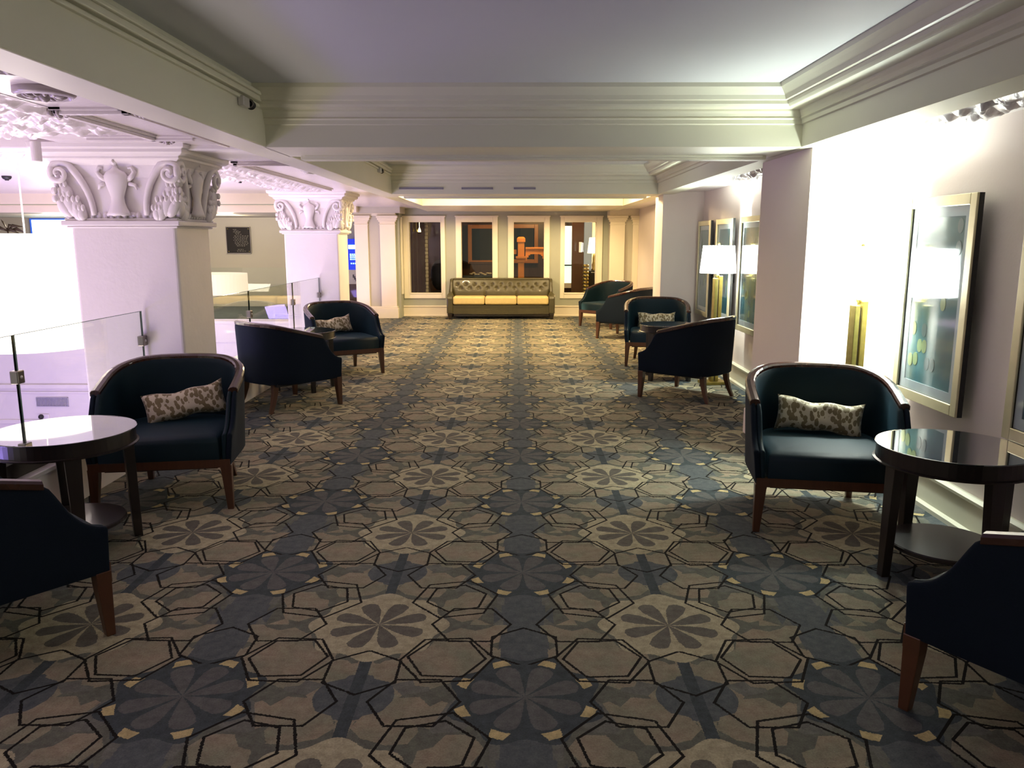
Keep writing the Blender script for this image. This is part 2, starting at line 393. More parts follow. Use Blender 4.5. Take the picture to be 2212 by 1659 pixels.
# baseboard with stepped cap, profile in (offset from wall, z)
def baseboard(bm, x, y0, y1, s=-1, H=0.21, axis='Y'):
    prof = [(0, 0), (0.045, 0), (0.045, 0.025), (0.022, 0.035), (0.020, H-0.035), (0.034, H-0.028), (0.036, H-0.012), (0.012, H), (0, H)]
    a = []; b_ = []
    for p, z in prof:
        if axis == 'Y': a.append(bm.verts.new((x+s*p, y0, z))); b_.append(bm.verts.new((x+s*p, y1, z)))
        else: a.append(bm.verts.new((y0, x+s*p, z))); b_.append(bm.verts.new((y1, x+s*p, z)))
    for i in range(len(prof)-1): bm.faces.new((a[i], a[i+1], b_[i+1], b_[i]))
    bm.faces.new(a); bm.faces.new(b_[::-1])
for y0, y1 in ((-1.5, 5.05), (6.1, 10.1), (10.7, BACK)): baseboard(bb, XR, y0, y1)
struct(link('baseboard_right', bb, M['trim']))

# crown: (projection, z)
CROWN = [(0.22, ZC+0.005), (0.215, 2.385), (0.200, 2.37), (0.178, 2.345), (0.168, 2.322), (0.150, 2.318), (0.146, 2.30), (0.137, 2.29),
         (0.132, 2.286), (0.040, 2.286), (0.038, 2.275), (0.030, 2.262), (0.022, 2.244), (0.026, 2.236), (0.014, 2.228), (0.012, 2.205), (0.0, 2.200), (0.0, ZB)]
def crown(x0, x1, y0, y1):
    """far side and right side of a bay, mitred at the far right corner"""
    bm = bmesh.new(); cols = []
    for p, z in CROWN:
        cols.append([bm.verts.new((x0, y1-p, z)), bm.verts.new((x1-p, y1-p, z)), bm.verts.new((x1-p, y0, z))])
    for a, b_ in zip(cols, cols[1:]):
        for i in range(2): bm.faces.new((a[i], a[i+1], b_[i+1], b_[i]))
    return bm
n_trim = [0]
def trim(bm, mat=None, **k):
    n_trim[0] += 1
    return struct(link('trim_%d' % n_trim[0], bm, mat or M['trim'], **k))
trim(crown(XB0-0.01, XB1, -1.5, BEAMS[0][0]))
trim(crown(XB0-0.01, XB1, BEAMS[0][1], BEAMS[1][0]))
for (y0, y1) in BEAMS:            # crosswise beams
    bm = bmesh.new(); box(bm, XB0-0.02, XB1+0.02, y0+0.004, y1, ZB, ZC+0.05); box(bm, XB0+0.08, XB1-0.06, y1-0.07, y1+0.03, ZB-0.028, ZB+0.03)
    box(bm, XB0+0.11, XB1-0.09, y1-0.10, y1-0.06, ZB-0.014, ZB+0.01)
    trim(bm, bevel=0.006)
bm = bmesh.new(); box(bm, XB1+0.004, 1.96, -1.5, BACK, ZB, ZC+0.05); trim(bm)
bm = bmesh.new(); box(bm, -1.76, XB0, -1.5, BACK, ZB, ZC+0.05)
for y0, y1 in ((-1.5, BEAMS[0][0]), (BEAMS[0][1], BEAMS[1][0])):   # beads along the left beam
    box(bm, XB0-0.01, XB0+0.018, y0, y1-0.02, 2.285, 2.305); box(bm, XB0-0.01, XB0+0.034, y0, y1-0.02, 2.312, 2.345); box(bm, XB0-0.01, XB0+0.045, y0, y1-0.03, 2.345, 2.368)
trim(bm, bevel=0.006)
# third beam and the lowered soffit before the back wall
bm = bmesh.new(); box(bm, XB0, XB1, 13.3, 13.5, ZB, ZC+0.05); trim(bm, M['cream'])
bm = bmesh.new(); box(bm, XB0, XB1, 13.5, BACK+0.1, ZB, ZB+0.2); trim(bm, M['cream'])
# ornate ceiling strips over the right niches
def relief_panel(name, x0, x1, y0, y1, z, amp, dens, mat, seed=0):
    nx, ny = max(8, int((x1-x0)*dens)), max(8, int((y1-y0)*dens))
    bm = bmesh.new(); g = []
    for i in range(nx+1):
        row = []
        for j in range(ny+1):
            x, y = x0+(x1-x0)*i/nx, y0+(y1-y0)*j/ny
            h = 0
            for k in range(1, 4):
                h += sin(x*23*k + 2.2*sin(y*17+k+seed)) * cos(y*21*k + 2.6*sin(x*15+2*k+seed)) / k
            e = min(i, nx-i, j, ny-j)
            h = max(0, h)**0.6*amp if e > 1 else 0
            row.append(bm.verts.new((x, y, z-h)))
        g.append(row)
    for i in range(nx):
        for j in range(ny): bm.faces.new((g[i][j], g[i+1][j], g[i+1][j+1], g[i][j+1]))
    return link(name, bm, mat, smooth=True, recalc=False)
def ceiling_part(name, mat, *boxes): return struct(B(name, mat, None, *boxes))
n_trim[0] += 1
ceiling_part('trim_%d' % n_trim[0], M['white'], (1.955, XR+0.02, -1.5, 10.05, 2.10, 2.3), (1.955, XR+0.02, 10.7, BACK, 2.10, 2.3))
for y0, y1 in ((0.6, 4.3), (6.6, 8.5)):
    n_trim[0] += 1; struct(relief_panel('trim_%d' % n_trim[0], 2.02, 2.30, y0, y1, 2.098, 0.032, 75, M['relief'], y0))

# right pillars
def pillar(y0, y1, x0=1.84):
    o = bpy.data.objects.new('pillar', None); C.objects.link(o); o['kind'] = 'structure'; o.location = (x0, y0, 0)
    X1, D = XR+0.02-x0, y1-y0
    B('shaft', M['wall'], o, (0, X1, 0, D, 0, ZB+0.06))
    bm = bmesh.new(); box(bm, -0.035, X1, -0.035, D+0.035, 0, 0.20); box(bm, -0.02, X1, -0.02, D+0.02, 0.20, 0.225)
    link('plinth', bm, M['wall'], o, bevel=0.008, recalc=False)
    return o
pillar(5.08, 6.08); pillar(10.12, 10.66)

# left curb with its dark recess and cap
cu = bmesh.new()
box(cu, XL-0.10, XL, -1.5, 11.1, -0.35, 0.285); box(cu, XL-0.10, XL+0.02, -1.5, 11.1, 0.262, 0.29)
struct(link('wall_left_curb', cu, M['white'], bevel=0.005, recalc=False))
n_trim[0] += 1; struct(B('trim_%d' % n_trim[0], M['dark_gap'], None, (XL-0.10, XL-0.03, -1.5, 11.1, 0.29, 0.385)))
n_trim[0] += 1; struct(B('trim_%d' % n_trim[0], M['steel'], None, (XL-0.16, XL+0.0, -1.5, 11.1, 0.385, 0.405), bevel=0.004))
n_trim[0] += 1; struct(B('trim_%d' % n_trim[0], M['white'], None, (XL-0.16, XL-0.10, -1.5, 11.1, -0.35, 0.385)))

# left ceilings -----------------------------------------------------------
n_trim[0] += 1; ceiling_part('trim_%d' % n_trim[0], M['relief'], (-2.98, -1.755, -1.5, BACK, 2.13, 2.33))
n_trim[0] += 1; ceiling_part('trim_%d' % n_trim[0], M['relief'], (-12.0, -2.98, -1.5, 5.5, 2.17, 2.40))
n_trim[0] += 1; ceiling_part('trim_%d' % n_trim[0], M['white'], (-12.0, -2.98, 5.5, 6.25, 2.10, 2.40))
n_trim[0] += 1; ceiling_part('trim_%d' % n_trim[0], M['white'], (-12.0, -2.98, 6.25, 15.1, 2.36, 2.50))
def moulding(pts, r=0.018, z=2.125, mat='relief'):
    bm = bmesh.new()
    for (x0, y0), (x1, y1) in zip(pts, pts[1:]):
        box(bm, min(x0, x1)-r, max(x0, x1)+r, min(y0, y1)-r, max(y0, y1)+r, z-0.028, z+0.01)
        box(bm, min(x0, x1)-r*1.8, max(x0, x1)+r*1.8, min(y0, y1)-r*1.8, max(y0, y1)+r*1.8, z-0.010, z+0.01)
    n_trim[0] += 1
    return struct(link('trim_%d' % n_trim[0], bm, M[mat], bevel=0.005, recalc=False))
mA, mB, mC, mD = FL(125, 238, 2.12), FL(278, 240, 2.12), FL(530, 309, 2.12), FL(330, 291, 2.12)
moulding([mA, (mB[0], mA[1]), (mB[0], 5.3)])
moulding([mA, (mA[0], mD[1]+0.3)])
moulding([(-2.60, 4.98), (mB[0]-0.1, 4.98)])
moulding([(-2.28, 6.6), (-1.84, 6.6), (-1.84, 9.9)])
moulding([(-2.28, 6.6), (-2.28, 9.9)])
for x0, x1, y0, y1, z in ((-2.90, -2.24, 0.4, 4.85, 2.128), (-4.6, -3.05, 0.6, 5.3, 2.168), (-2.95, -2.42, 6.4, 10.2, 2.128), (-6.5, -3.1, 5.6, 6.15, 2.098)):
    n_trim[0] += 1; struct(relief_panel('trim_%d' % n_trim[0], x0, x1, y0, y1, z, 0.030, 48, M['relief'], x0))
# transverse white band across the atrium bay
n_trim[0] += 1; struct(B('trim_%d' % n_trim[0], M['white'], None, (-2.98, -1.76, 5.45, 6.1, 2.095, 2.2), (-12, -2.24, 5.38, 5.5, 2.10, 2.2), bevel=0.01))
# ornaments on the left ceiling
def rosette(x, y, z, rx, ry, label):
    t = thing('ceiling_rosette', label, 'ornament', (x, y, z), 0, 'plaster rosettes on the left ceiling')
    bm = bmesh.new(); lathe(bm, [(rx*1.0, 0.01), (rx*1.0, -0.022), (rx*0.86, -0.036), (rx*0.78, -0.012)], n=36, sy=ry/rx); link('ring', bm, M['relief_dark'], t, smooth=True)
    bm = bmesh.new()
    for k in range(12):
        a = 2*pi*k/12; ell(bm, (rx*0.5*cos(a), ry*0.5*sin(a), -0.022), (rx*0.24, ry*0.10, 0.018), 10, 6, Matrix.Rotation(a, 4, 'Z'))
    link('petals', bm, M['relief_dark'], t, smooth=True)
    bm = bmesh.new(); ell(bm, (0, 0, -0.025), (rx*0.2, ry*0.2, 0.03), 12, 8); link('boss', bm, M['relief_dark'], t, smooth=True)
a = FL(95, 192, 2.13); rosette(a[0], a[1], 2.13, 0.12, 0.12, 'plaster rosette on the ceiling nearer the carved column')
a = FL(18, 128, 2.13); rosette(a[0], a[1], 2.13, 0.14, 0.12, 'plaster rosette at the left picture edge beside the beam')

# carved scroll clusters at the moulding corners
def scroll_cluster(x, y, z, s, label):
    bm = bmesh.new()
    for k in range(5):
        a = 2*pi*k/5; ell(bm, (s*0.6*cos(a), s*0.6*sin(a), -0.012), (s*0.32, s*0.22, 0.022), 10, 6, Matrix.Rotation(a, 4, 'Z'))
    ell(bm, (0, 0, -0.016), (s*0.3, s*0.3, 0.026), 10, 6)
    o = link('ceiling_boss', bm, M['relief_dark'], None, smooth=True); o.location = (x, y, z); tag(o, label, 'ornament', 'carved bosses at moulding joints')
for px, py, s, lb in ((128, 240, 0.06, 'carved boss at the left end of the short ceiling moulding'), (310, 240, 0.055, 'carved boss midway along the moulding beside the near beam'),
                      (360, 300, 0.06, 'carved boss above the near column capital'), (684, 367, 0.07, 'carved boss on the ceiling past the near column'), (760, 388, 0.06, 'carved boss above the far column')):
    a = FL(px, py, 2.12); scroll_cluster(a[0], a[1], 2.125, s, lb)
def smoke_detector(px, py, z, r, label, mat, D=None):
    a = FL(px, py, z)
    bm = bmesh.new(); lathe(bm, [(r, 0.0), (r, -0.02), (r*0.8, -0.04), (r*0.45, -0.05), (r*0.4, -0.06)], n=20)
    o = link('ceiling_sensor', bm, mat, None, smooth=False); o.location = (a[0], a[1], z); tag(o, label, 'sensor')
smoke_detector(668, 361, 2.13, 0.09, 'white round smoke detector on the ceiling past the near column', M['white'])
smoke_detector(518, 386, 2.36, 0.05, 'small dark sensor on the lilac ceiling above the plaque', M['black'])
smoke_detector(14, 380, 2.36, 0.06, 'small dark sensor on the lilac ceiling at the left edge', M['black'])
bm = bmesh.new(); lathe(bm, [(0.030, 0.0), (0.030, -0.115), (0.024, -0.12)], n=20); o = link('ceiling_cylinder_light', bm, M['white'])
a = FL(76, 306, 2.10); o.location = (a[0], a[1], 2.10); tag(o, 'white cylinder light hanging under the ceiling left of the near column', 'ceiling light')

# spotlight heads on the left beam
def spot_head(px, py, label):
    r = ray(px, py); t = (XB0+0.02)/r.x; y, z = r.y*t, EYE+r.z*t
    th = thing('beam_camera', label, 'camera', (XB0, y, z), 0); th.scale = (0.72, 0.72, 0.72)
    B('housing', M['steel'], th, (0.0, 0.05, -0.10, 0.04, -0.045, 0.03), bevel=0.008)
    bm = bmesh.new(); tube(bm, [(0.025, 0.03, -0.005), (0.03, 0.07, -0.005)], 0.014, 8); link('bracket', bm, M['black'], th)
    bm = bmesh.new(); bmesh.ops.create_cone(bm, segments=20, radius1=0.036, radius2=0.030, depth=0.05, cap_ends=True, matrix=Matrix.Translation((0.035, 0.10, -0.005)) @ Matrix.Rotation(radians(70), 4, 'X'))
    link('head', bm, M['black'], th)
    bm = bmesh.new(); tube(bm, [(0.035+0.028*cos(q), 0.073, -0.005+0.028*sin(q)) for q in [k*pi/8 for k in range(17)]], 0.005, 6); link('rim', bm, M['bronze'], th)
spot_head(530, 219, 'small grey and black camera on the near end of the left beam')
spot_head(821, 367, 'small dark camera on the left beam beyond the first cross beam')

# slots in the second cross beam
for x0, x1, lb in ((862, 958, 'faint long slot vent on the left of the second cross beam'), (997, 1065, 'dark slot vent in the middle of the second cross beam'), (1110, 1157, 'brownish slot vent right of the middle on the second cross beam')):
    a, z1 = P(x0, 404.5, 10.04); b2, z0 = P(x1, 409, 10.04)
    t = thing('slot_vent', lb, 'vent', (a, 10.045, z0), 0, 'slot vents in the cross beam')
    W = b2-a; H = z1-z0
    B('frame', M['grille'], t, (0, W, -0.008, 0.02, 0, 0.004), (0, W, -0.008, 0.02, H-0.004, H), (0, 0.01, -0.008, 0.02, 0, H), (W-0.01, W, -0.008, 0.02, 0, H))
    B('louvre', M['grille'], t, *[(0.01, W-0.01, -0.005, 0.0, H*k/4-0.0015, H*k/4+0.0015) for k in (1, 2, 3)])

# ------------------------------------------------------------------ atrium and walkway across it
AW = 15.0
struct(B('floor_walkway', M['walk_carpet'], None, (-14, XL-0.15, AW, 18.4, -0.3, 0.0), (-3.05, XL-0.15, 11.13, AW, -0.3, 0.0)))
n_trim[0] += 1; struct(B('trim_%d' % n_trim[0], M['white'], None, (-14, XL-0.15, AW-0.06, AW, -0.42, 0.03), (-14, XL-0.15, AW-0.09, AW, -0.06, 0.0), bevel=0.01))
n_trim[0] += 1; struct(B('trim_%d' % n_trim[0], M['cream'], None, (-14, -2.98, AW-0.05, AW+0.1, 2.17, 2.37), (-14, -2.98, AW+0.0, AW+0.2, 2.02, 2.155), bevel=0.008))
struct(B('ceiling_walkway', M['taupe'], None, (-14, -2.2, AW+0.2, 18.5, 2.02, 2.15)))
wl = bmesh.new(); box(wl, -14, -2.6, AW-0.02, AW+0.1, -4.2, -0.3)
struct(link('wall_atrium_lower', wl, M['white'], recalc=False))
n_trim[0] += 1; struct(B('trim_%d' % n_trim[0], M['white'], None, (-14, -2.6, AW-0.08, AW, -1.32, -1.24), (-14, -2.6, AW-0.05, AW, -1.42, -1.38), (-14, -2.6, AW-0.06, AW, -2.02, -1.94), bevel=0.01))
struct(B('floor_atrium', M['white'], None, (-14, -2.6, -1.5, AW, -4.3, -4.2)))
struct(B('wall_far_walkway', M['taupe'], None, (-14, -2.2, 18.3, 18.4, 0, 2.1)))
struct(B('baseboard_walkway', M['cream'], None, (-14, -3.6, 18.26, 18.3, 0, 0.23), bevel=0.006))
struct(B('wall_left', M['white'], None, (-14.1, -14, -1.5, 18.4, -4.3, 2.6)))
# column of the left balcony edge wall strip beside the far column
x0, _ = P(621, 560, 18.2); x1, _ = P(634, 560, 18.2)
struct(B('pilaster_walkway', M['cream'], None, (x0, x1+0.1, 18.15, 18.3, 0, 2.02), bevel=0.006))

# vent grille and round speaker on the lower atrium wall
x0, z1 = P(78, 858, AW-0.03); x1, z0 = P(149, 878, AW-0.03)
t = thing('wall_grille', 'lilac-lit rectangular vent grille low on the atrium wall', 'vent', (x0, AW-0.03, z0))
W, H = x1-x0, z1-z0
B('frame', M['grille'], t, (0, W, -0.02, 0.01, 0, 0.012), (0, W, -0.02, 0.01, H-0.012, H), (0, 0.012, -0.02, 0.01, 0, H), (W-0.012, W, -0.02, 0.01, 0, H), bevel=0.003)
bars = [(W*k/26-0.004, W*k/26+0.004, -0.012, 0.01, 0.012, H-0.012) for k in range(1, 26)]
B('bars', M['grille'], t, *bars)['kind'] = 'stuff'
x, z = P(90, 900, AW-0.05); t = thing('wall_speaker', 'small round dark ball sensor below the atrium grille', 'sensor', (x, AW-0.02, z))
bm = bmesh.new(); ell(bm, (0, -0.05, 0), (0.05, 0.05, 0.05)); link('ball', bm, M['black'], t, smooth=True)
B('mount', M['white'], t, (-0.02, 0.14, -0.03, 0.01, -0.05, 0.05), bevel=0.01)

# plaque with raised lettering
x0, z1 = P(487, 490, 18.27); x1, z0 = P(543.5, 547.5, 18.27)
W, H = x1-x0, z1-z0
t = thing('wall_plaque', 'dark square plaque with raised lettering and corner studs on the far wall', 'plaque', (x0, 18.29, z0))
B('plate', M['plaque'], t, (0, W, -0.02, 0.0, 0, H), bevel=0.004)
bm = bmesh.new(); box(bm, 0, W, -0.028, -0.019, 0, 0.012); box(bm, 0, W, -0.028, -0.019, H-0.012, H); box(bm, 0, 0.012, -0.028, -0.019, 0, H); box(bm, W-0.012, W, -0.028, -0.019, 0, H)
link('border', bm, M['bronze'], t, recalc=False)
for sx, sz in ((0.045, 0.045), (W-0.045, 0.045), (0.045, H-0.045), (W-0.045, H-0.045)):
    bm = bmesh.new(); ell(bm, (sx, -0.022, sz), (0.012, 0.008, 0.012), 10, 6); link('stud', bm, M['brass'], t, smooth=True)
bm = bmesh.new()
rows = [(0.30, 0.90, 2), (0.34, 0.855, 3), (0.30, 0.81, 3), (0.38, 0.765, 2), (0.40, 0.72, 3), (0.34, 0.66, 6), (0.30, 0.605, 7), (0.34, 0.55, 6), (0.30, 0.495, 7), (0.34, 0.44, 6), (0.34, 0.385, 7), (0.38, 0.33, 5), (0.42, 0.28, 4), (0.45, 0.15, 3), (0.42, 0.09, 4)]
for fx, fz, nw in rows:            # lines of lettering too small to read: raised strokes
    x = fx*W
    for q in range(nw):
        wd = W*(0.045+0.05*rnd.random()); n_ = max(2, int(wd/0.011))
        for c in range(n_):
            hh = 0.014 if rnd.random() < 0.5 else 0.010
            box(bm, x+c*0.011, x+c*0.011+0.006, -0.0225, -0.019, fz*H-0.006, fz*H-0.006+hh)
        x += wd+0.012
        if x > 0.86*W: break
link('lettering', bm, M['plaque_text'], t, recalc=False)['kind'] = 'stuff'

# wall display at the far left
x0, z1 = P(63, 472, 18.2); x1, z0 = P(172, 600, 18.2); W, H = x1-x0, z1-z0
t = thing('wall_display', 'bright pale screen with a blue edge on the far left wall', 'screen', (x0, 18.25, z0))
B('bezel', M['screen_frame'], t, (0, W, -0.05, 0.04, 0, 0.03), (0, W, -0.05, 0.04, H-0.03, H), (0, 0.03, -0.05, 0.04, 0, H), (W-0.03, W, -0.05, 0.04, 0, H), bevel=0.004)
B('screen', M['screen_white'], t, (0.03, W-0.03, -0.03, 0.0, 0.03, H-0.03))
B('picture_patch', M['screen_teal'], t, (W*0.30, W*0.47, -0.034, -0.029, H*0.74, H*0.86))

# dark leaves above the big shade
x, z = P(16, 492, 15.4)
t = thing('leafy_plant', 'dark spiky plant top just above the big lit shade', 'plant', (x, 14.8+0.6, 0))
bm = bmesh.new(); tube(bm, [(0, 0, 0.3), (0.02, 0, 1.0), (0, 0, z)], [0.03, 0.022, 0.015], 8); link('stem', bm, M['leaf'], t, smooth=True)
bm = bmesh.new(); lathe(bm, [(0.16, 0), (0.22, 0.35), (0.24, 0.36), (0.24, 0.38), (0.20, 0.38), (0.19, 0.34)], n=20); link('pot', bm, M['espresso'], t, smooth=False)
for k, (dx, dz, L) in enumerate(((0.35, -0.10, 0.5), (-0.12, 0.16, 0.25), (0.12, 0.05, 0.3), (0.28, 0.02, 0.3), (0.2, -0.12, 0.4), (-0.2, -0.05, 0.3))):
    bm = bmesh.new(); pts = [(0, 0, z-0.06), (dx*0.5, -0.02*k, z+dz*0.5+0.03), (dx, 0.02*k, z+dz)]
    tube(bm, pts, [0.012, 0.035, 0.004], 8, 0.25); link('leaf', bm, M['leaf'], t, smooth=True)

# kiosk of blue screens between far column and back pier
KD = 17.9
x0, _ = P(748, 560, KD); x1, _ = P(776, 560, KD)
t = thing('screen_kiosk', 'tall kiosk of glowing blue screens over a brown cabinet', 'kiosk', (x0, KD, 0)); W = x1-x0
def zK(y): return P(760, y, KD)[1]
B('cabinet', M['dark_wood_wall'], t, (0, W, 0.0, 0.3, 0, zK(614)), bevel=0.01)
B('leaflet_panel', M['white'], t, (0, W, 0.02, 0.3, zK(614), zK(583)), bevel=0.004)
for k, y in enumerate((596, 600, 604)):
    B('leaflet', M['plaque'], t, (W*(0.45+0.1*k), W*(0.53+0.1*k), 0.005, 0.02, zK(y+4), zK(y-3)))
B('casing', M['screen_blue'], t, (0, W, 0.05, 0.3, zK(583), zK(516)), bevel=0.01)
B('screen', M['screen_hot'], t, (0.05, W-0.05, 0.03, 0.06, zK(538), zK(529)), bevel=0.003)
B('screen', M['screen_blue'], t, (0.05, W-0.05, 0.03, 0.06, zK(565), zK(546)), bevel=0.003)
bm = bmesh.new()
for r_, y in enumerate((549, 552.5, 556, 560)):
    x = 0.08
    while x < W-0.08:
        wd = 0.012+0.03*rnd.random(); box(bm, x, min(x+wd, W-0.06), 0.022, 0.031, zK(y+1.3), zK(y-0.8)); x += wd+0.014
link('screen_text', bm, M['screen_hot'], t, recalc=False)['kind'] = 'stuff'
for k in range(4): B('button', M['screen_hot'], t, (W*(0.32+0.16*k), W*(0.40+0.16*k), 0.03, 0.06, zK(570.5), zK(568)))

# glass railing ------------------------------------------------------------
XG = -2.62
def railing_panel(y0, y1, label, clips=True):
    t = thing('glass_balustrade', label, 'glass railing', (XG, y0, 0.405), 0, 'glass railing panels along the left curb')
    B('pane', M['glass'], t, (-0.006, 0.006, 0.006, y1-y0-0.006, 0, 0.61))
    B('polished_edge', M['glass_edge'], t, (-0.006, 0.006, 0.0, 0.006, 0, 0.61))
    B('polished_edge', M['glass_edge'], t, (-0.006, 0.006, y1-y0-0.006, y1-y0, 0, 0.61))
    B('top_edge', M['glass_edge'], t, (-0.006, 0.006, 0, y1-y0, 0.61, 0.613))
    return t
ys = [2.78, 4.06, 5.48]
for (y0, y1), lb in zip(zip(ys, ys[1:]), ('clear glass railing panel cut off by the left picture edge', 'clear glass railing panel clipped to the front of the near column')):
    railing_panel(y0, y1, lb)
ys2 = [6.12, 7.72, 9.25, 10.52]
for (y0, y1), lb in zip(zip(ys2, ys2[1:]), ('clear glass railing panel just beyond the near column', 'middle glass railing panel between the two carved columns', 'clear glass railing panel ending at the far column')):
    railing_panel(y0, y1, lb)
def clip(y, z, label):
    o = B('glass_clip', M['bronze'], None, (-0.022, 0.022, -0.03, 0.03, -0.035, 0.035), bevel=0.005); o.location = (XG, y, z)
    bm = bmesh.new(); ell(bm, (0.022, 0, 0), (0.006, 0.01, 0.01), 8, 6); link('screw', bm, M['steel'], o, smooth=True)
    tag(o, label, 'clip', 'metal clips holding the glass')
clip(4.06, 0.795, 'brown metal clip on the glass joint at the left picture edge')
clip(5.47, 0.81, 'dark metal clip fixing the glass to the near column')
clip(7.72, 0.79, 'small dark clip on the glass joint above the left away-facing chair')
clip(9.25, 0.79, 'small dark clip on the joint before the far column')
clip(10.49, 0.79, 'small metal clip fixing the glass to the far column')
# glass across the far end of the opening
o = B('glass_balustrade', M['glass'], None, (-14, -3.3, 14.98, 14.992, 0.03, 1.0)); tag(o, 'long glass railing along the opposite walkway edge', 'glass railing')

# ------------------------------------------------------------------ pendants
def drum(name, x, y, r, z0, z1, mat, label, top=2.36):
    t = thing(name, label, 'pendant light', (x, y, 0))
    bm = bmesh.new(); lathe(bm, [(r, z0), (r, z1), (r-0.01, z1), (r-0.01, z0), (r, z0)], n=56, cap=False); link('shade', bm, mat, t, smooth=False)
    bm = bmesh.new(); lathe(bm, [(0.0001, z0+0.03), (r-0.012, z0+0.03), (r-0.012, z0+0.035), (0.0001, z0+0.035)], n=56, cap=False); link('diffuser', bm, mat, t)
    bm = bmesh.new(); tube(bm, [(0, 0, z1-0.1), (0, 0, top)], 0.008, 8); link('cord', bm, M['grille'], t)
    bm = bmesh.new(); lathe(bm, [(0.09, top), (0.08, top-0.02), (0.02, top-0.03)], n=20); link('canopy', bm, M['grille'], t)
    bm = bmesh.new()
    for k in range(3):
        a = 2*pi*k/3; tube(bm, [(0, 0, z1-0.05), ((r-0.01)*cos(a), (r-0.01)*sin(a), z1-0.05)], 0.005, 6)
    link('spider', bm, M['steel'], t)
    return t
drum('drum_pendant', -4.80, 7.8, 0.58, 0.46, 1.565, M['drum'], 'huge glowing cream drum pendant left of the near column')
a, z1 = P(530, 591, 13.2); _, z0 = P(500, 634, 13.2)
drum('drum_pendant', a-0.62, 13.2, 0.62, z0, z1, M['drum_low'], 'wide low drum pendant glowing softly below the plaque')

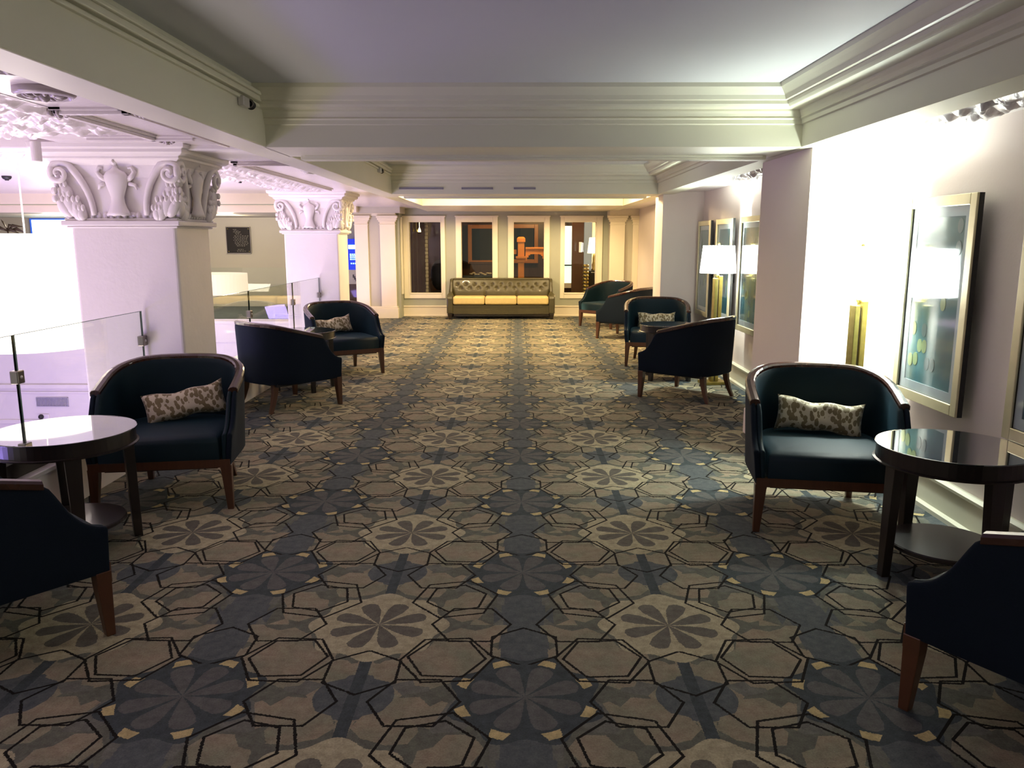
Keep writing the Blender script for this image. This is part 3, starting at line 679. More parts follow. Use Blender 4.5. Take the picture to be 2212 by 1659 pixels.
# ------------------------------------------------------------------ carved columns
def carved_column(x0, x1, y0, y1, label):
    cx, cy = (x0+x1)/2, (y0+y1)/2; hx, hy = (x1-x0)/2, (y1-y0)/2
    t = thing('carved_column', label, 'column', (cx, cy, 0), 0)
    B('shaft', M['white'], t, (-hx, hx, -hy, hy, 0, 1.66), bevel=0.02, seg=3)
    bm = bmesh.new(); box(bm, -hx-0.03, hx+0.03, -hy-0.03, hy+0.03, 0, 0.22); link('base', bm, M['white'], t, bevel=0.012, recalc=False)
    bm = bmesh.new()                                   # astragal ring
    for e, z0_, z1_ in ((0.022, 1.585, 1.60), (0.045, 1.60, 1.635), (0.028, 1.635, 1.65)): box(bm, -hx-e, hx+e, -hy-e, hy+e, z0_, z1_)
    link('neck_ring', bm, M['white'], t, bevel=0.008, recalc=False)
    bm = bmesh.new()                                   # bell flaring to the abacus
    prof = [(0.0, 1.65), (0.012, 1.80), (0.02, 1.92), (0.045, 2.0), (0.085, 2.035), (0.095, 2.04), (0.095, 2.055), (0.115, 2.06), (0.135, 2.075), (0.135, 2.10), (0.155, 2.105), (0.16, 2.14)]
    rg = [[bm.verts.new((sx*(hx+e), sy*(hy+e), z)) for sx, sy in ((-1,-1),(1,-1),(1,1),(-1,1))] for e, z in prof]
    for A, Q in zip(rg, rg[1:]):
        for i in range(4): bm.faces.new((A[i], A[(i+1)%4], Q[(i+1)%4], Q[i]))
    bm.faces.new(rg[0][::-1]); bm.faces.new(rg[-1]); link('capital_bell', bm, M['white'], t, bevel=0.004)
    for face in range(4):
        h = hx if face % 2 == 0 else hy; d = hy if face % 2 == 0 else hx
        R = Matrix.Rotation(face*pi/2, 4, 'Z')         # face 0 looks to -Y
        def T(u, o_, z): return R @ Vector((u, -(d+o_), z))
        for s in (-1, 1):
            bm = bmesh.new()                           # volute: stem and spiral
            pts, rad = [], []
            u0, u1 = h*0.50, h*0.86
            for k in range(9):
                q = k/8; pts.append(T(s*(u0 + (u1-u0)*q**2.2), 0.02+0.03*q, 1.67+0.33*q)); rad.append(0.020+0.006*q)
            cu_, cz = h*1.03, 1.945
            for k in range(1, 27):
                a = pi*0.78 - k*2*pi*1.55/26; rr = 0.078*(1-k/30)
                pts.append(T(s*(cu_ + rr*cos(a)), 0.055+0.0012*k, cz + rr*sin(a))); rad.append(0.024*(1-k/42))
            tube(bm, pts, rad, 8); link('volute', bm, M['white'], t, smooth=True)
            bm = bmesh.new()                           # acanthus under the volute
            for k, (du, z, w_, hgt, lean) in enumerate(((0.80, 1.71, 0.045, 0.085, 0.25), (0.92, 1.74, 0.045, 0.09, 0.45), (1.03, 1.72, 0.04, 0.075, 0.65), (0.98, 1.83, 0.04, 0.06, 0.6), (0.72, 1.68, 0.035, 0.05, 0.1), (1.08, 1.80, 0.03, 0.04, 0.8))):
                p = T(s*h*du, 0.028, z)
                ell(bm, p, (w_, 0.034, hgt), 10, 8, R @ Matrix.Rotation(s*lean*0.9, 4, 'Y'))
                for q in (-1, 0, 1):
                    p2 = T(s*h*du + q*w_*0.7 + s*lean*hgt*0.6, 0.05, z + hgt*0.8)
                    ell(bm, p2, (0.014, 0.016, 0.024), 8, 6)
            link('acanthus', bm, M['white'], t, smooth=True)
        bm = bmesh.new()                               # winged figure like an urn
        fq = (h/0.35)**0.5
        prof_f = [(0.080, 1.668), (0.072, 1.69), (0.058, 1.72), (0.046, 1.755), (0.044, 1.79), (0.056, 1.83), (0.068, 1.865), (0.078, 1.90), (0.080, 1.93), (0.062, 1.955), (0.030, 1.972), (0.018, 1.985), (0.017, 2.0)]
        rg = [[bm.verts.new(T(r_*fq*cos(2*pi*q/16), 0.012 + 0.55*r_*sin(2*pi*q/16) + (0.03 if z < 1.95 else 0.035), z)) for q in range(16)] for r_, z in prof_f]
        for A_, Q_ in zip(rg, rg[1:]):
            for q in range(16): bm.faces.new((A_[q], A_[(q+1) % 16], Q_[(q+1) % 16], Q_[q]))
        bm.faces.new(rg[0][::-1]); bm.faces.new(rg[-1])
        for c, r_ in (((0, 0.060, 2.032), (0.030, 0.030, 0.038)), ((0.014, 0.058, 2.052), (0.036, 0.030, 0.026)), ((-0.020, 0.056, 2.045), (0.020, 0.026, 0.026)), ((0.004, 0.092, 2.022), (0.007, 0.010, 0.010)),
                      ((-0.085, 0.02, 1.675), (0.016, 0.016, 0.016)), ((0.085, 0.02, 1.675), (0.016, 0.016, 0.016)), ((-0.03, 0.055, 1.675), (0.020, 0.02, 0.013)), ((0.03, 0.055, 1.675), (0.020, 0.02, 0.013))):
            ell(bm, T(c[0]*fq, c[1]-0.012, c[2]), (r_[0]*fq, r_[1], r_[2]), 12, 8)
        for s in (-1, 1):
            tube(bm, [T(s*0.07, 0.03, 1.90), T(s*0.105, 0.04, 1.925), T(s*0.125, 0.04, 1.955), T(s*0.11, 0.04, 1.985), T(s*0.085, 0.04, 1.98)], [0.018, 0.018, 0.016, 0.013, 0.010], 8)
            tube(bm, [T(s*0.08, 0.03, 1.88), T(s*0.12, 0.03, 1.87), T(s*0.13, 0.03, 1.84)], [0.016, 0.013, 0.006], 8)
        link('figure', bm, M['white'], t, smooth=True)
        bm = bmesh.new()                               # row of little leaves along the foot of the capital
        n_ = int(h*2/0.045)
        for k in range(n_): ell(bm, T(-h+h*2*(k+0.5)/n_, 0.004, 1.668), (0.018, 0.014, 0.026), 8, 6)
        link('leaf_row', bm, M['white'], t, smooth=True)
    return t
carved_column(-3.06, -2.34, 5.5, 6.10, 'white square column with carved capital nearest the camera')
carved_column(-3.06, -2.345, 10.53, 11.13, 'white carved column further back behind the left armchairs')

# ------------------------------------------------------------------ back wall, pier, windows
zf = lambda y, D=BACK: P(1100, y, D)[1]
WX = [(872, 962, 884, 954), (985, 1075.5, 996, 1065), (1097, 1187, 1108.5, 1176), (1210, 1300.5, 1218, 1288)]
wins = []
for a, b_, c, d in WX:
    wins.append((P(a, 560, BACK)[0], P(b_, 560, BACK)[0], P(c, 560, BACK)[0], P(d, 560, BACK)[0]))
ZO1, ZO0, ZI1, ZI0 = zf(467.5), zf(644.5), zf(478.5), zf(634)
xs = [-2.42]
for q in wins: xs += [q[2], q[3]]
xs.append(XR+0.02)
bx_ = [(-2.42, XR+0.02, BACK, BACK+0.18, 0, ZI0), (-2.42, XR+0.02, BACK, BACK+0.18, ZI1, 2.3)]
for i in range(0, len(xs), 2): bx_.append((xs[i], xs[i+1], BACK, BACK+0.18, ZI0, ZI1))
struct(B('wall_back', M['grey_green'], None, *bx_))
bb = bmesh.new(); baseboard(bb, BACK, -2.30, XR, -1, 0.215, 'X'); struct(link('baseboard_back', bb, M['cream']))
for i, (a, b_, c, d) in enumerate(wins):
    o = bpy.data.objects.new('window_%d' % (i+1), None); C.objects.link(o); o['kind'] = 'structure'; o.location = ((a+b_)/2, BACK, 0)
    m = (a+b_)/2; a, b_, c, d = a-m, b_-m, c-m, d-m
    bm = bmesh.new(); box(bm, a, c, -0.03, 0.0, ZO0, ZO1); box(bm, d, b_, -0.03, 0.0, ZO0, ZO1); box(bm, c, d, -0.03, 0.0, ZI1, ZO1); box(bm, c, d, -0.03, 0.0, ZO0, ZI0)
    link('casing', bm, M['window_frame'], o, bevel=0.006, recalc=False)
    bm = bmesh.new(); e = 0.022; box(bm, a-0.012, b_+0.012, -0.042, -0.0, ZO1-0.012, ZO1+0.012); box(bm, c-e*0.4, c+0.012, -0.04, 0.16, ZI0, ZI1); box(bm, d-0.012, d+e*0.4, -0.04, 0.16, ZI0, ZI1); box(bm, c, d, -0.04, 0.16, ZI1-0.012, ZI1+e*0.4); box(bm, c, d, -0.04, 0.16, ZI0-e*0.4, ZI0+0.012)
    link('jamb', bm, M['window_frame'], o, bevel=0.004, recalc=False)
    B('pane', M['pane'], o, (c+0.012, d-0.012, 0.08, 0.088, ZI0+0.012, ZI1-0.012))
# back left pier with two pilasters
PD = 15.42
def pier(name, xa, xb, ya, yb, cols):
    o = bpy.data.objects.new(name, None); C.objects.link(o); o['kind'] = 'structure'; o.location = (xa, ya, 0)
    W, D = xb-xa, yb-ya
    B('core', M['taupe'], o, (0.02, W-0.02, 0.05, D, 0, ZB+0.05))
    B('plinth', M['cream'], o, (-0.03, W+0.03, -0.03, D, 0, 0.20), (-0.015, W+0.015, -0.015, D, 0.20, 0.235), bevel=0.008)
    B('entablature', M['cream'], o, (-0.01, W+0.01, -0.01, D, 1.97, ZB+0.06), bevel=0.006)
    for a, b_ in cols:
        B('pilaster', M['cream'], o, (a, b_, 0.0, 0.06, 0.235, 1.86), bevel=0.006)
        bm = bmesh.new()
        for e, z0_, z1_ in ((0.012, 1.80, 1.815), (0.02, 1.86, 1.89), (0.04, 1.89, 1.93), (0.055, 1.93, 1.975)): box(bm, a-e, b_+e, -e, 0.07, z0_, z1_)
        link('pilaster_cap', bm, M['cream'], o, bevel=0.006, recalc=False)
    return o
xa, xb = P(769, 600, PD)[0], P(856, 600, PD)[0]; W = xb-xa
pier('pier', xa, xb, PD, BACK+0.2, ((0.0, W*0.33), (W*0.62, W)))
xa = P(1316, 600, PD)[0]; W = XR-xa
pier('pier', xa, XR, PD, BACK+0.1, ((0.0, W*0.52), (W*0.80, W)))
# casing on the short return wall left of the first window
struct(B('wall_back_return', M['grey_green'], None, (xs[0], P(862, 560, PD+0.1)[0]+0.02, PD+0.1, BACK+0.1, 0, ZB)))
xr_ = P(862, 560, PD+0.1)[0]+0.02
n_trim[0] += 1; struct(B('trim_%d' % n_trim[0], M['window_frame'], None, (xr_, xr_+0.03, PD+0.22, PD+0.34, ZO0+0.1, ZO1-0.02), bevel=0.004))

# the room behind the windows ------------------------------------------------
struct(B('floor_back_room', M['dark_wood_wall'], None, (-3.0, 3.0, BACK+0.18, 19.2, -0.1, 0)))
struct(B('ceiling_back_room', M['dark_wood_wall'], None, (-3.0, 3.0, BACK+0.18, 19.2, 2.3, 2.4)))
bm = bmesh.new(); box(bm, -3.0, 1.62, 19.1, 19.2, 0, 2.3)
struct(link('wall_back_room', bm, M['dark_wood_wall'], recalc=False))
n_trim[0] += 1; struct(B('trim_%d' % n_trim[0], M['dark_wood_wall'], None, *[(-2.95+0.09*k, -2.95+0.09*k+0.075, 18.0, 18.03, 0, 2.3) for k in range(9)]))
struct(B('wall_back_room_left', M['dark_wood_wall'], None, (-3.05, -2.95, BACK+0.18, 19.2, 0, 2.3)))
struct(B('wall_back_room_right', M['wall'], None, (2.9, 3.0, BACK+0.18, 19.2, 0, 2.3), (1.75, 3.0, 18.45, 18.5, 0, 2.3)))
# window 1: pale textured post strip
def obj_at(name, label, cat, D): return thing(name, label, cat, (0, D, 0))
x0 = P(918.5, 560, 16.5)[0]; x1 = P(924.5, 560, 16.5)[0]
t = thing('stone_strip', 'pale knobbly vertical strip seen through the first window', 'post', ((x0+x1)/2, 16.5, 0)); hw = (x1-x0)/2
for k in range(24): 
    o = B('block', M['stone'], t, (-hw*(0.8+0.2*(k % 2)), hw, -0.03, 0.03, 0.2+k*0.078, 0.2+k*0.078+0.07), bevel=0.012)
# hanging fittings in window 1
for k, px in enumerate((892, 899, 906)):
    x, z = P(px, 492, 17.2); bm = bmesh.new(); tube(bm, [(0, 0, 0), (0, 0, 2.3-z)], 0.006, 6); lathe(bm, [(0.012, 0.0), (0.03, -0.05), (0.034, -0.09), (0.028, -0.09)], n=12)
    o = link('hanging_bulb_fitting', bm, M['lamp_warm'] if k == 2 else M['brass'], None, smooth=True); o.location = (x, 17.2, z)
    tag(o, ('brown hanging fitting farthest left in the first window', 'middle hanging fitting in the first window', 'lit hanging fitting in the first window')[k], 'pendant light')
# dark chair back in window 1
x, z = P(950, 585, 16.9); t = thing('dark_chair', 'black rounded chair back seen through the first window', 'chair', (x, 16.9, 0))
bm = bmesh.new(); ell(bm, (0, 0, 0.78), (0.20, 0.06, 0.33)); link('backrest', bm, M['black'], t, smooth=True)
bm = bmesh.new(); ell(bm, (0, -0.2, 0.42), (0.22, 0.22, 0.05)); link('seat', bm, M['black'], t, smooth=True)
for sx in (-0.16, 0.16):
    for sy in (-0.36, -0.04): bm = bmesh.new(); tube(bm, [(sx, sy, 0.4), (sx*1.1, sy, 0)], 0.015, 6); link('leg', bm, M['black'], t)
# dark window with wooden surround in window 2 / 3
n_win = [4]
def back_window(px0, px1, py0, py1, D, label):
    x0, z1 = P(px0, py0, D); x1, z0 = P(px1, py1, D); W = x1-x0; H = z1-z0
    n_win[0] += 1; t = bpy.data.objects.new('window_%d' % n_win[0], None); C.objects.link(t); t['kind'] = 'structure'; t.location = (x0, D, z0)
    B('frame', M['orange_wood'], t, (-0.09, 0, -0.04, 0.03, -0.09, H+0.09), (W, W+0.09, -0.04, 0.03, -0.09, H+0.09), (0, W, -0.04, 0.03, H, H+0.09), (0, W, -0.04, 0.03, -0.09, 0), bevel=0.006)
    B('glass', M['night'], t, (0, W, -0.005, 0.005, 0, H))
    B('curtain', M['night_curtain'], t, (W*0.38, W*0.95, -0.02, -0.012, 0, H-0.01))
    return t
back_window(1019, 1064, 494, 562, 18.9, 'night-dark window in brown wood surround seen through the second window')
back_window(1106, 1154, 493, 560, 18.9, 'night-dark window in oak surround seen through the third window')
x0, z1 = P(1013, 566, 18.0); x1, z0 = P(1066, 571, 18.0)
o = B('low_partition', M['dark_wood_wall'], None, (x0, x1, 18.0, 18.06, z0, z1), (x0+0.02, x1, 18.02, 18.05, 0, z0), bevel=0.004); tag(o, 'dark brown low partition rail in the second window', 'partition')
bm = bmesh.new()
for k in range(9): ell(bm, (k*0.05-0.2, 0.01*(k % 3), 0.02*sin(k*1.9)+0.01), (0.045, 0.05, 0.02), 8, 6)
o = link('folded_cloth', bm, M['stone'], None, smooth=True); x, z = P(1038, 594, 17.0); o.location = (x, 17.0, z+0.012); tag(o, 'small pale crumpled cloth on the dark table behind the sofa', 'cloth')
bm = bmesh.new(); box(bm, x-0.5, x+0.5, 16.8, 17.3, z-0.06, z-0.015)
for sx in (-0.46, 0.42):
    for sy in (16.82, 17.24): box(bm, x+sx, x+sx+0.04, sy, sy+0.04, 0, z-0.06)
o = link('dark_table', bm, M['night_curtain'], None, recalc=False, bevel=0.004); tag(o, 'dark table seen through the second window', 'table')
# oak newel post and rail in window 3
ND = 17.0
def nx(px): return P(px, 560, ND)[0]
def nz(py): return P(1120, py, ND)[1]
xc = nx(1125.5); t = thing('oak_newel', 'bright orange oak newel post with stepped cap in the third window', 'newel post', (xc, ND, 0))
def sq(bm, hw, z0, z1): box(bm, -hw, hw, -hw, hw, z0, z1)
bm = bmesh.new(); sq(bm, nx(1134.5)-xc, nz(523), nz(515)); taper(bm, (0, 0, nz(515)), (0, 0, nz(511.5)), nx(1134.5)-xc, nx(1131)-xc); link('cap', bm, M['orange_wood'], t, bevel=0.003)
bm = bmesh.new(); sq(bm, nx(1132.5)-xc, nz(554), nz(523)); link('upper_shaft', bm, M['orange_wood'], t, bevel=0.003)
bm = bmesh.new(); sq(bm, nx(1137)-xc, nz(558), nz(553.5)); taper(bm, (0, 0, nz(558)), (0, 0, nz(562)), nx(1136)-xc, nx(1133.5)-xc); sq(bm, nx(1133.8)-xc, nz(566.5), nz(562)); link('collar', bm, M['orange_wood'], t, bevel=0.003)
bm = bmesh.new(); sq(bm, nx(1132)-xc, 0, nz(567)); link('lower_shaft', bm, M['orange_wood'], t, bevel=0.003)
t = thing('oak_rail', 'orange oak handrail with arched bracket in the third window', 'handrail', (nx(1135), ND, 0)); L = nx(1182)-nx(1135)
B('rail', M['orange_wood'], t, (0, L, -0.05, 0.05, nz(538), nz(534)), (0, L, -0.035, 0.035, nz(540.5), nz(538)), bevel=0.005)
bm = bmesh.new()                                       # arched panel under the rail
n_ = 14; top = nz(541)
for k in range(n_):
    u0, u1 = k/n_, (k+1)/n_
    zb = nz(549) - 0.28*max(0, abs((u0+u1)/2-0.45)*2-0.35)**2*2.2
    box(bm, L*u0, L*u1, -0.02, 0.02, min(zb, top-0.02), top)
link('arched_bracket', bm, M['orange_wood'], t, recalc=False)
bm = bmesh.new(); xo = nx(1173)-nx(1133); box(bm, xo-0.01, xo+0.09, -0.05, 0.05, nz(523), nz(513)); box(bm, xo, xo+0.08, -0.04, 0.04, 0, nz(523)); link('end_post', bm, M['orange_wood'], t, bevel=0.004, recalc=False)
bm = bmesh.new(); xo = nx(1106)-nx(1133); box(bm, xo-0.1, nx(1116)-nx(1135), -0.02, 0.02, nz(549), nz(539)); link('left_bracket', bm, M['orange_wood'], t, recalc=False)
# window 4: door leaf, brown wall edge, switch, bamboo strip, lamp on table
x0, z1 = P(1216, 488, 17.4); x1, z0 = P(1234.5, 622, 17.4)
t = thing('glass_door', 'pale green glowing glass door in the fourth window', 'door', (x0, 17.4, z0)); W = x1-x0; H = z1-z0
B('leaf', M['door_glow'], t, (0, W, 0, 0.03, 0, H)); B('push_bar', M['black'], t, (0, W, -0.04, 0.0, H*0.36, H*0.372+0.01), bevel=0.003); B('kick_plate', M['white'], t, (0, W, -0.01, 0.0, 0, H*0.08))
x0 = P(1235, 560, 17.3)[0]; x1 = P(1260, 560, 17.3)[0]
struct(B('wall_back_room_pier', M['dark_wood_wall'], None, (x0, x1, 17.3, 19.1, 0, 2.3)))
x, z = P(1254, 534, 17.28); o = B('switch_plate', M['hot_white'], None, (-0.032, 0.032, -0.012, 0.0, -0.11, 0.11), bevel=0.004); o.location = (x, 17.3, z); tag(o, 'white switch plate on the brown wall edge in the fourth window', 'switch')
t = thing('bamboo_stand', 'ribbed yellow-brown stand beside the lamp in the fourth window', 'stand', (P(1266, 560, 17.1)[0], 17.1, 0))
for k in range(14):
    bm = bmesh.new(); zz = k*0.072; lathe(bm, [(0.055, zz), (0.07, zz+0.03), (0.055, zz+0.065)], n=12); link('ring', bm, M['brass'], t, smooth=True)
x0 = P(1270, 560, 17.6)[0]
zt = P(1280, 585, 17.5)[1]
t = thing('lamp_table', 'dark side table with a lamp seen through the fourth window', 'table', (x0, 17.5, 0))
B('top', M['espresso'], t, (0, 0.9, 0, 0.5, zt-0.03, zt), bevel=0.005)
for sx in (0.02, 0.84):
    for sy in (0.02, 0.44): B('leg', M['espresso'], t, (sx, sx+0.04, sy, sy+0.04, 0, zt-0.03))
B('drawer_front', M['espresso'], t, (0.03, 0.87, 0.01, 0.03, zt-0.42, zt-0.04), bevel=0.004)
xl = P(1283, 560, 17.75)[0]
t = thing('table_lamp', 'glowing lamp with turned base in the fourth window', 'lamp', (xl, 17.75, zt))
z0, z1 = P(1283, 547, 17.75)[1]-zt, P(1283, 513, 17.75)[1]-zt
bm = bmesh.new(); lathe(bm, [(0.15, z0), (0.11, z1), (0.105, z1), (0.145, z0), (0.15, z0)], n=28, cap=False); link('shade', bm, M['lamp_warm'], t, smooth=True)
bm = bmesh.new(); lathe(bm, [(0.06, 0.0), (0.06, 0.02), (0.035, 0.05), (0.045, 0.12), (0.025, 0.2), (0.03, 0.3), (0.012, z0-0.02), (0.012, z0+0.05)], n=16); link('base', bm, M['brass'], t, smooth=True)

# ------------------------------------------------------------------ dome lights of the third bay
for x, lb in ((0.95, 'warm glass dome ceiling light, right one behind the second cross beam'), (-0.95, 'warm glass dome ceiling light, left one behind the second cross beam')):
    t = thing('dome_light', lb, 'ceiling light', (x, 11.6, ZC), 0, 'dome lights of the far bay')
    bm = bmesh.new(); lathe(bm, [(0.17, 0), (0.17, -0.02), (0.15, -0.03)], n=28); link('rim', bm, M['bronze'], t)
    bm = bmesh.new(); lathe(bm, [(0.15, -0.03), (0.13, -0.06), (0.08, -0.085), (0.01, -0.095)], n=28); link('glass_bowl', bm, M['warm_dome'], t, smooth=True)

# ------------------------------------------------------------------ pictures
def oval(bm, x, z, w_, h_):
    vs = [bm.verts.new((x + w_*cos(2*pi*k/18), -0.0, z + h_*(abs(sin(2*pi*k/18))**0.8)*(1 if sin(2*pi*k/18) >= 0 else -1))) for k in range(18)]
    f = bm.faces.new(vs); r = bmesh.ops.extrude_face_region(bm, geom=[f])
    for v_ in [g for g in r['geom'] if isinstance(g, bmesh.types.BMVert)]: v_.co.y -= 0.0015
def picture(y0, y1, label, seed, Z0=0.60, Z1=1.735):
    """hangs on the right wall; local x runs along the wall (to +Y), local -y faces the room"""
    W, H = y1-y0, Z1-Z0
    t = thing('framed_print', label, 'picture', (XR-0.05, y1, Z0), -pi/2, 'framed prints on the right wall')
    fw, mw, d = 0.058, 0.052, 0.045
    bm = bmesh.new()
    for a in ((0, fw, 0, H), (W-fw, W, 0, H), (fw, W-fw, 0, fw), (fw, W-fw, H-fw, H)): box(bm, a[0], a[1], -d, -d+0.012, a[2], a[3])
    link('frame', bm, M['gold_leaf'], t, bevel=0.004, recalc=False)
    B('frame_side', M['black'], t, (0.001, 0.02, -d+0.012, -0.008, 0.001, H-0.001), (W-0.02, W-0.001, -d+0.012, -0.008, 0.001, H-0.001), (0.02, W-0.02, -d+0.012, -0.008, 0.001, 0.02), (0.02, W-0.02, -d+0.012, -0.008, H-0.02, H-0.001))
    B('backing', M['black'], t, (0.02, W-0.02, -0.012, -0.008, 0.02, H-0.02))
    B('hanging_batten', M['black'], t, (0.15, W-0.15, -0.008, 0.049, H*0.4, H*0.6))
    B('mat_board', M['mat_board'], t, (fw, W-fw, -d+0.016, -d+0.022, fw, fw+mw), (fw, W-fw, -d+0.016, -d+0.022, H-fw-mw, H-fw), (fw, fw+mw, -d+0.016, -d+0.022, fw+mw, H-fw-mw), (W-fw-mw, W-fw, -d+0.016, -d+0.022, fw+mw, H-fw-mw))
    B('print', art_material(seed), t, (fw+mw, W-fw-mw, -d+0.02, -d+0.026, fw+mw, H-fw-mw))
    def ovals(name, lst, mat):
        bm = bmesh.new()
        for u, v_ in lst: oval(bm, W*u, H*v_, 0.026, 0.038)
        o = link(name, bm, mat, t); o.location = (0, -d+0.0195, 0)
    r_ = random.Random(seed)
    if seed == 1:
        ovals('lime_ovals', [(0.22, 0.20), (0.35, 0.28), (0.42, 0.28), (0.24, 0.36), (0.64, 0.50), (0.30, 0.21)], M['oval_lime'])
        ovals('pale_ovals', [(0.78, 0.86), (0.78, 0.76), (0.66, 0.57), (0.72, 0.57), (0.40, 0.36), (0.48, 0.20), (0.56, 0.20)], M['oval_pale'])
    else:
        ovals('lime_ovals', [(0.25+0.5*r_.random(), 0.15+0.3*r_.random()) for _ in range(4)], M['oval_lime'])
        ovals('pale_ovals', [(0.25+0.5*r_.random(), 0.2+0.6*r_.random()) for _ in range(6)], M['oval_pale'])
    B('glazing', M['glazing'], t, (fw, W-fw, -d+0.010, -d+0.013, fw, H-fw))
    return t
picture(3.97, 4.67, 'tall gold-framed blue-green print beside the near lamp', 1)
picture(2.86, 3.58, 'gold-framed print cut off by the right picture edge', 2)
picture(7.42, 8.12, 'gold-framed teal print partly hidden by the near pillar', 3)
picture(8.42, 9.10, 'gold-framed print directly behind the further floor lamp', 4)
picture(9.36, 9.98, 'gold-framed grey print farthest along the right wall', 5)

# ------------------------------------------------------------------ floor lamps
def floor_lamp(x, y, label):
    t = thing('floor_lamp', label, 'lamp', (x, y, 0), radians(12), 'brass floor lamps along the right wall')
    bm = bmesh.new(); lathe(bm, [(0.185, 1.17), (0.160, 1.45), (0.155, 1.45), (0.180, 1.17), (0.185, 1.17)], n=48, cap=False); link('shade', bm, M['shade'], t, smooth=True)
    B('column', M['brass'], t, (-0.040, -0.006, -0.030, 0.030, 0.03, 1.115), bevel=0.003)
    B('column', M['brass'], t, (0.006, 0.044, -0.034, 0.026, 0.03, 1.140), bevel=0.003)
    B('spacer', M['bronze'], t, (-0.006, 0.006, -0.02, 0.02, 0.03, 1.10))
    B('base', M['brass'], t, (-0.13, 0.13, -0.10, 0.10, 0, 0.03), bevel=0.005)
    bm = bmesh.new(); lathe(bm, [(0.012, 1.13), (0.018, 1.145), (0.010, 1.16), (0.008, 1.25), (0.016, 1.25), (0.016, 1.28)], n=16); link('socket', bm, M['brass'], t, smooth=True)
    bm = bmesh.new(); tube(bm, [(0, 0, 1.28), (0, 0, 1.46)], 0.004, 6); ell(bm, (0, 0, 1.468), (0.012, 0.012, 0.014))
    for k in range(3): tube(bm, [(0, 0, 1.44), (0.157*cos(2*pi*k/3), 0.157*sin(2*pi*k/3), 1.44)], 0.003, 6)
    link('harp', bm, M['brass'], t)
    return t
floor_lamp(2.08, 4.80, 'twin-bar brass floor lamp behind the right front armchair')
floor_lamp(2.10, 8.28, 'brass floor lamp with white shade in the second bay')

# ------------------------------------------------------------------ armchairs
def U(n_side=10, n_arc=22, hw=0.402, yf=-0.37, yb=0.37, e=2.5):
    pts = [(hw*0.985 + hw*0.015*k/n_side, yf + (0.0-yf)*k/n_side) for k in range(n_side)]
    for k in range(n_arc+1):
        a = pi*k/n_arc; c, s = cos(a), sin(a)
        pts.append((hw*(abs(c)**(2/e))*(1 if c >= 0 else -1), yb*(s**(2/e) if s > 1e-9 else 0)))
    pts += [(-x, y) for x, y in reversed(pts[:n_side])]
    return pts
def offset(pts, d):
    out = []
    for i, p in enumerate(pts):
        a = pts[max(i-1, 0)]; b_ = pts[min(i+1, len(pts)-1)]
        tx, ty = b_[0]-a[0], b_[1]-a[1]; L = sqrt(tx*tx+ty*ty) or 1
        out.append((p[0] - ty/L*d, p[1] + tx/L*d))      # left of travel = inwards (path runs right side -> back -> left side)
    return out
def ztop(y):
    kn = [(-0.37, 0.440), (-0.33, 0.452), (-0.29, 0.475), (-0.25, 0.520), (-0.215, 0.580), (-0.19, 0.628), (-0.17, 0.645), (0.0, 0.690), (0.2, 0.742), (0.32, 0.772), (0.37, 0.778)]
    for (a, za), (b_, zb) in zip(kn, kn[1:]):
        if y <= b_: return za + (zb-za)*max(0, (y-a))/(b_-a)
    return kn[-1][1]
def refine(pts, n):
    out = []
    for p, q in zip(pts, pts[1:]): out += [(p[0]+(q[0]-p[0])*k/n, p[1]+(q[1]-p[1])*k/n) for k in range(n)]
    return out + [pts[-1]]
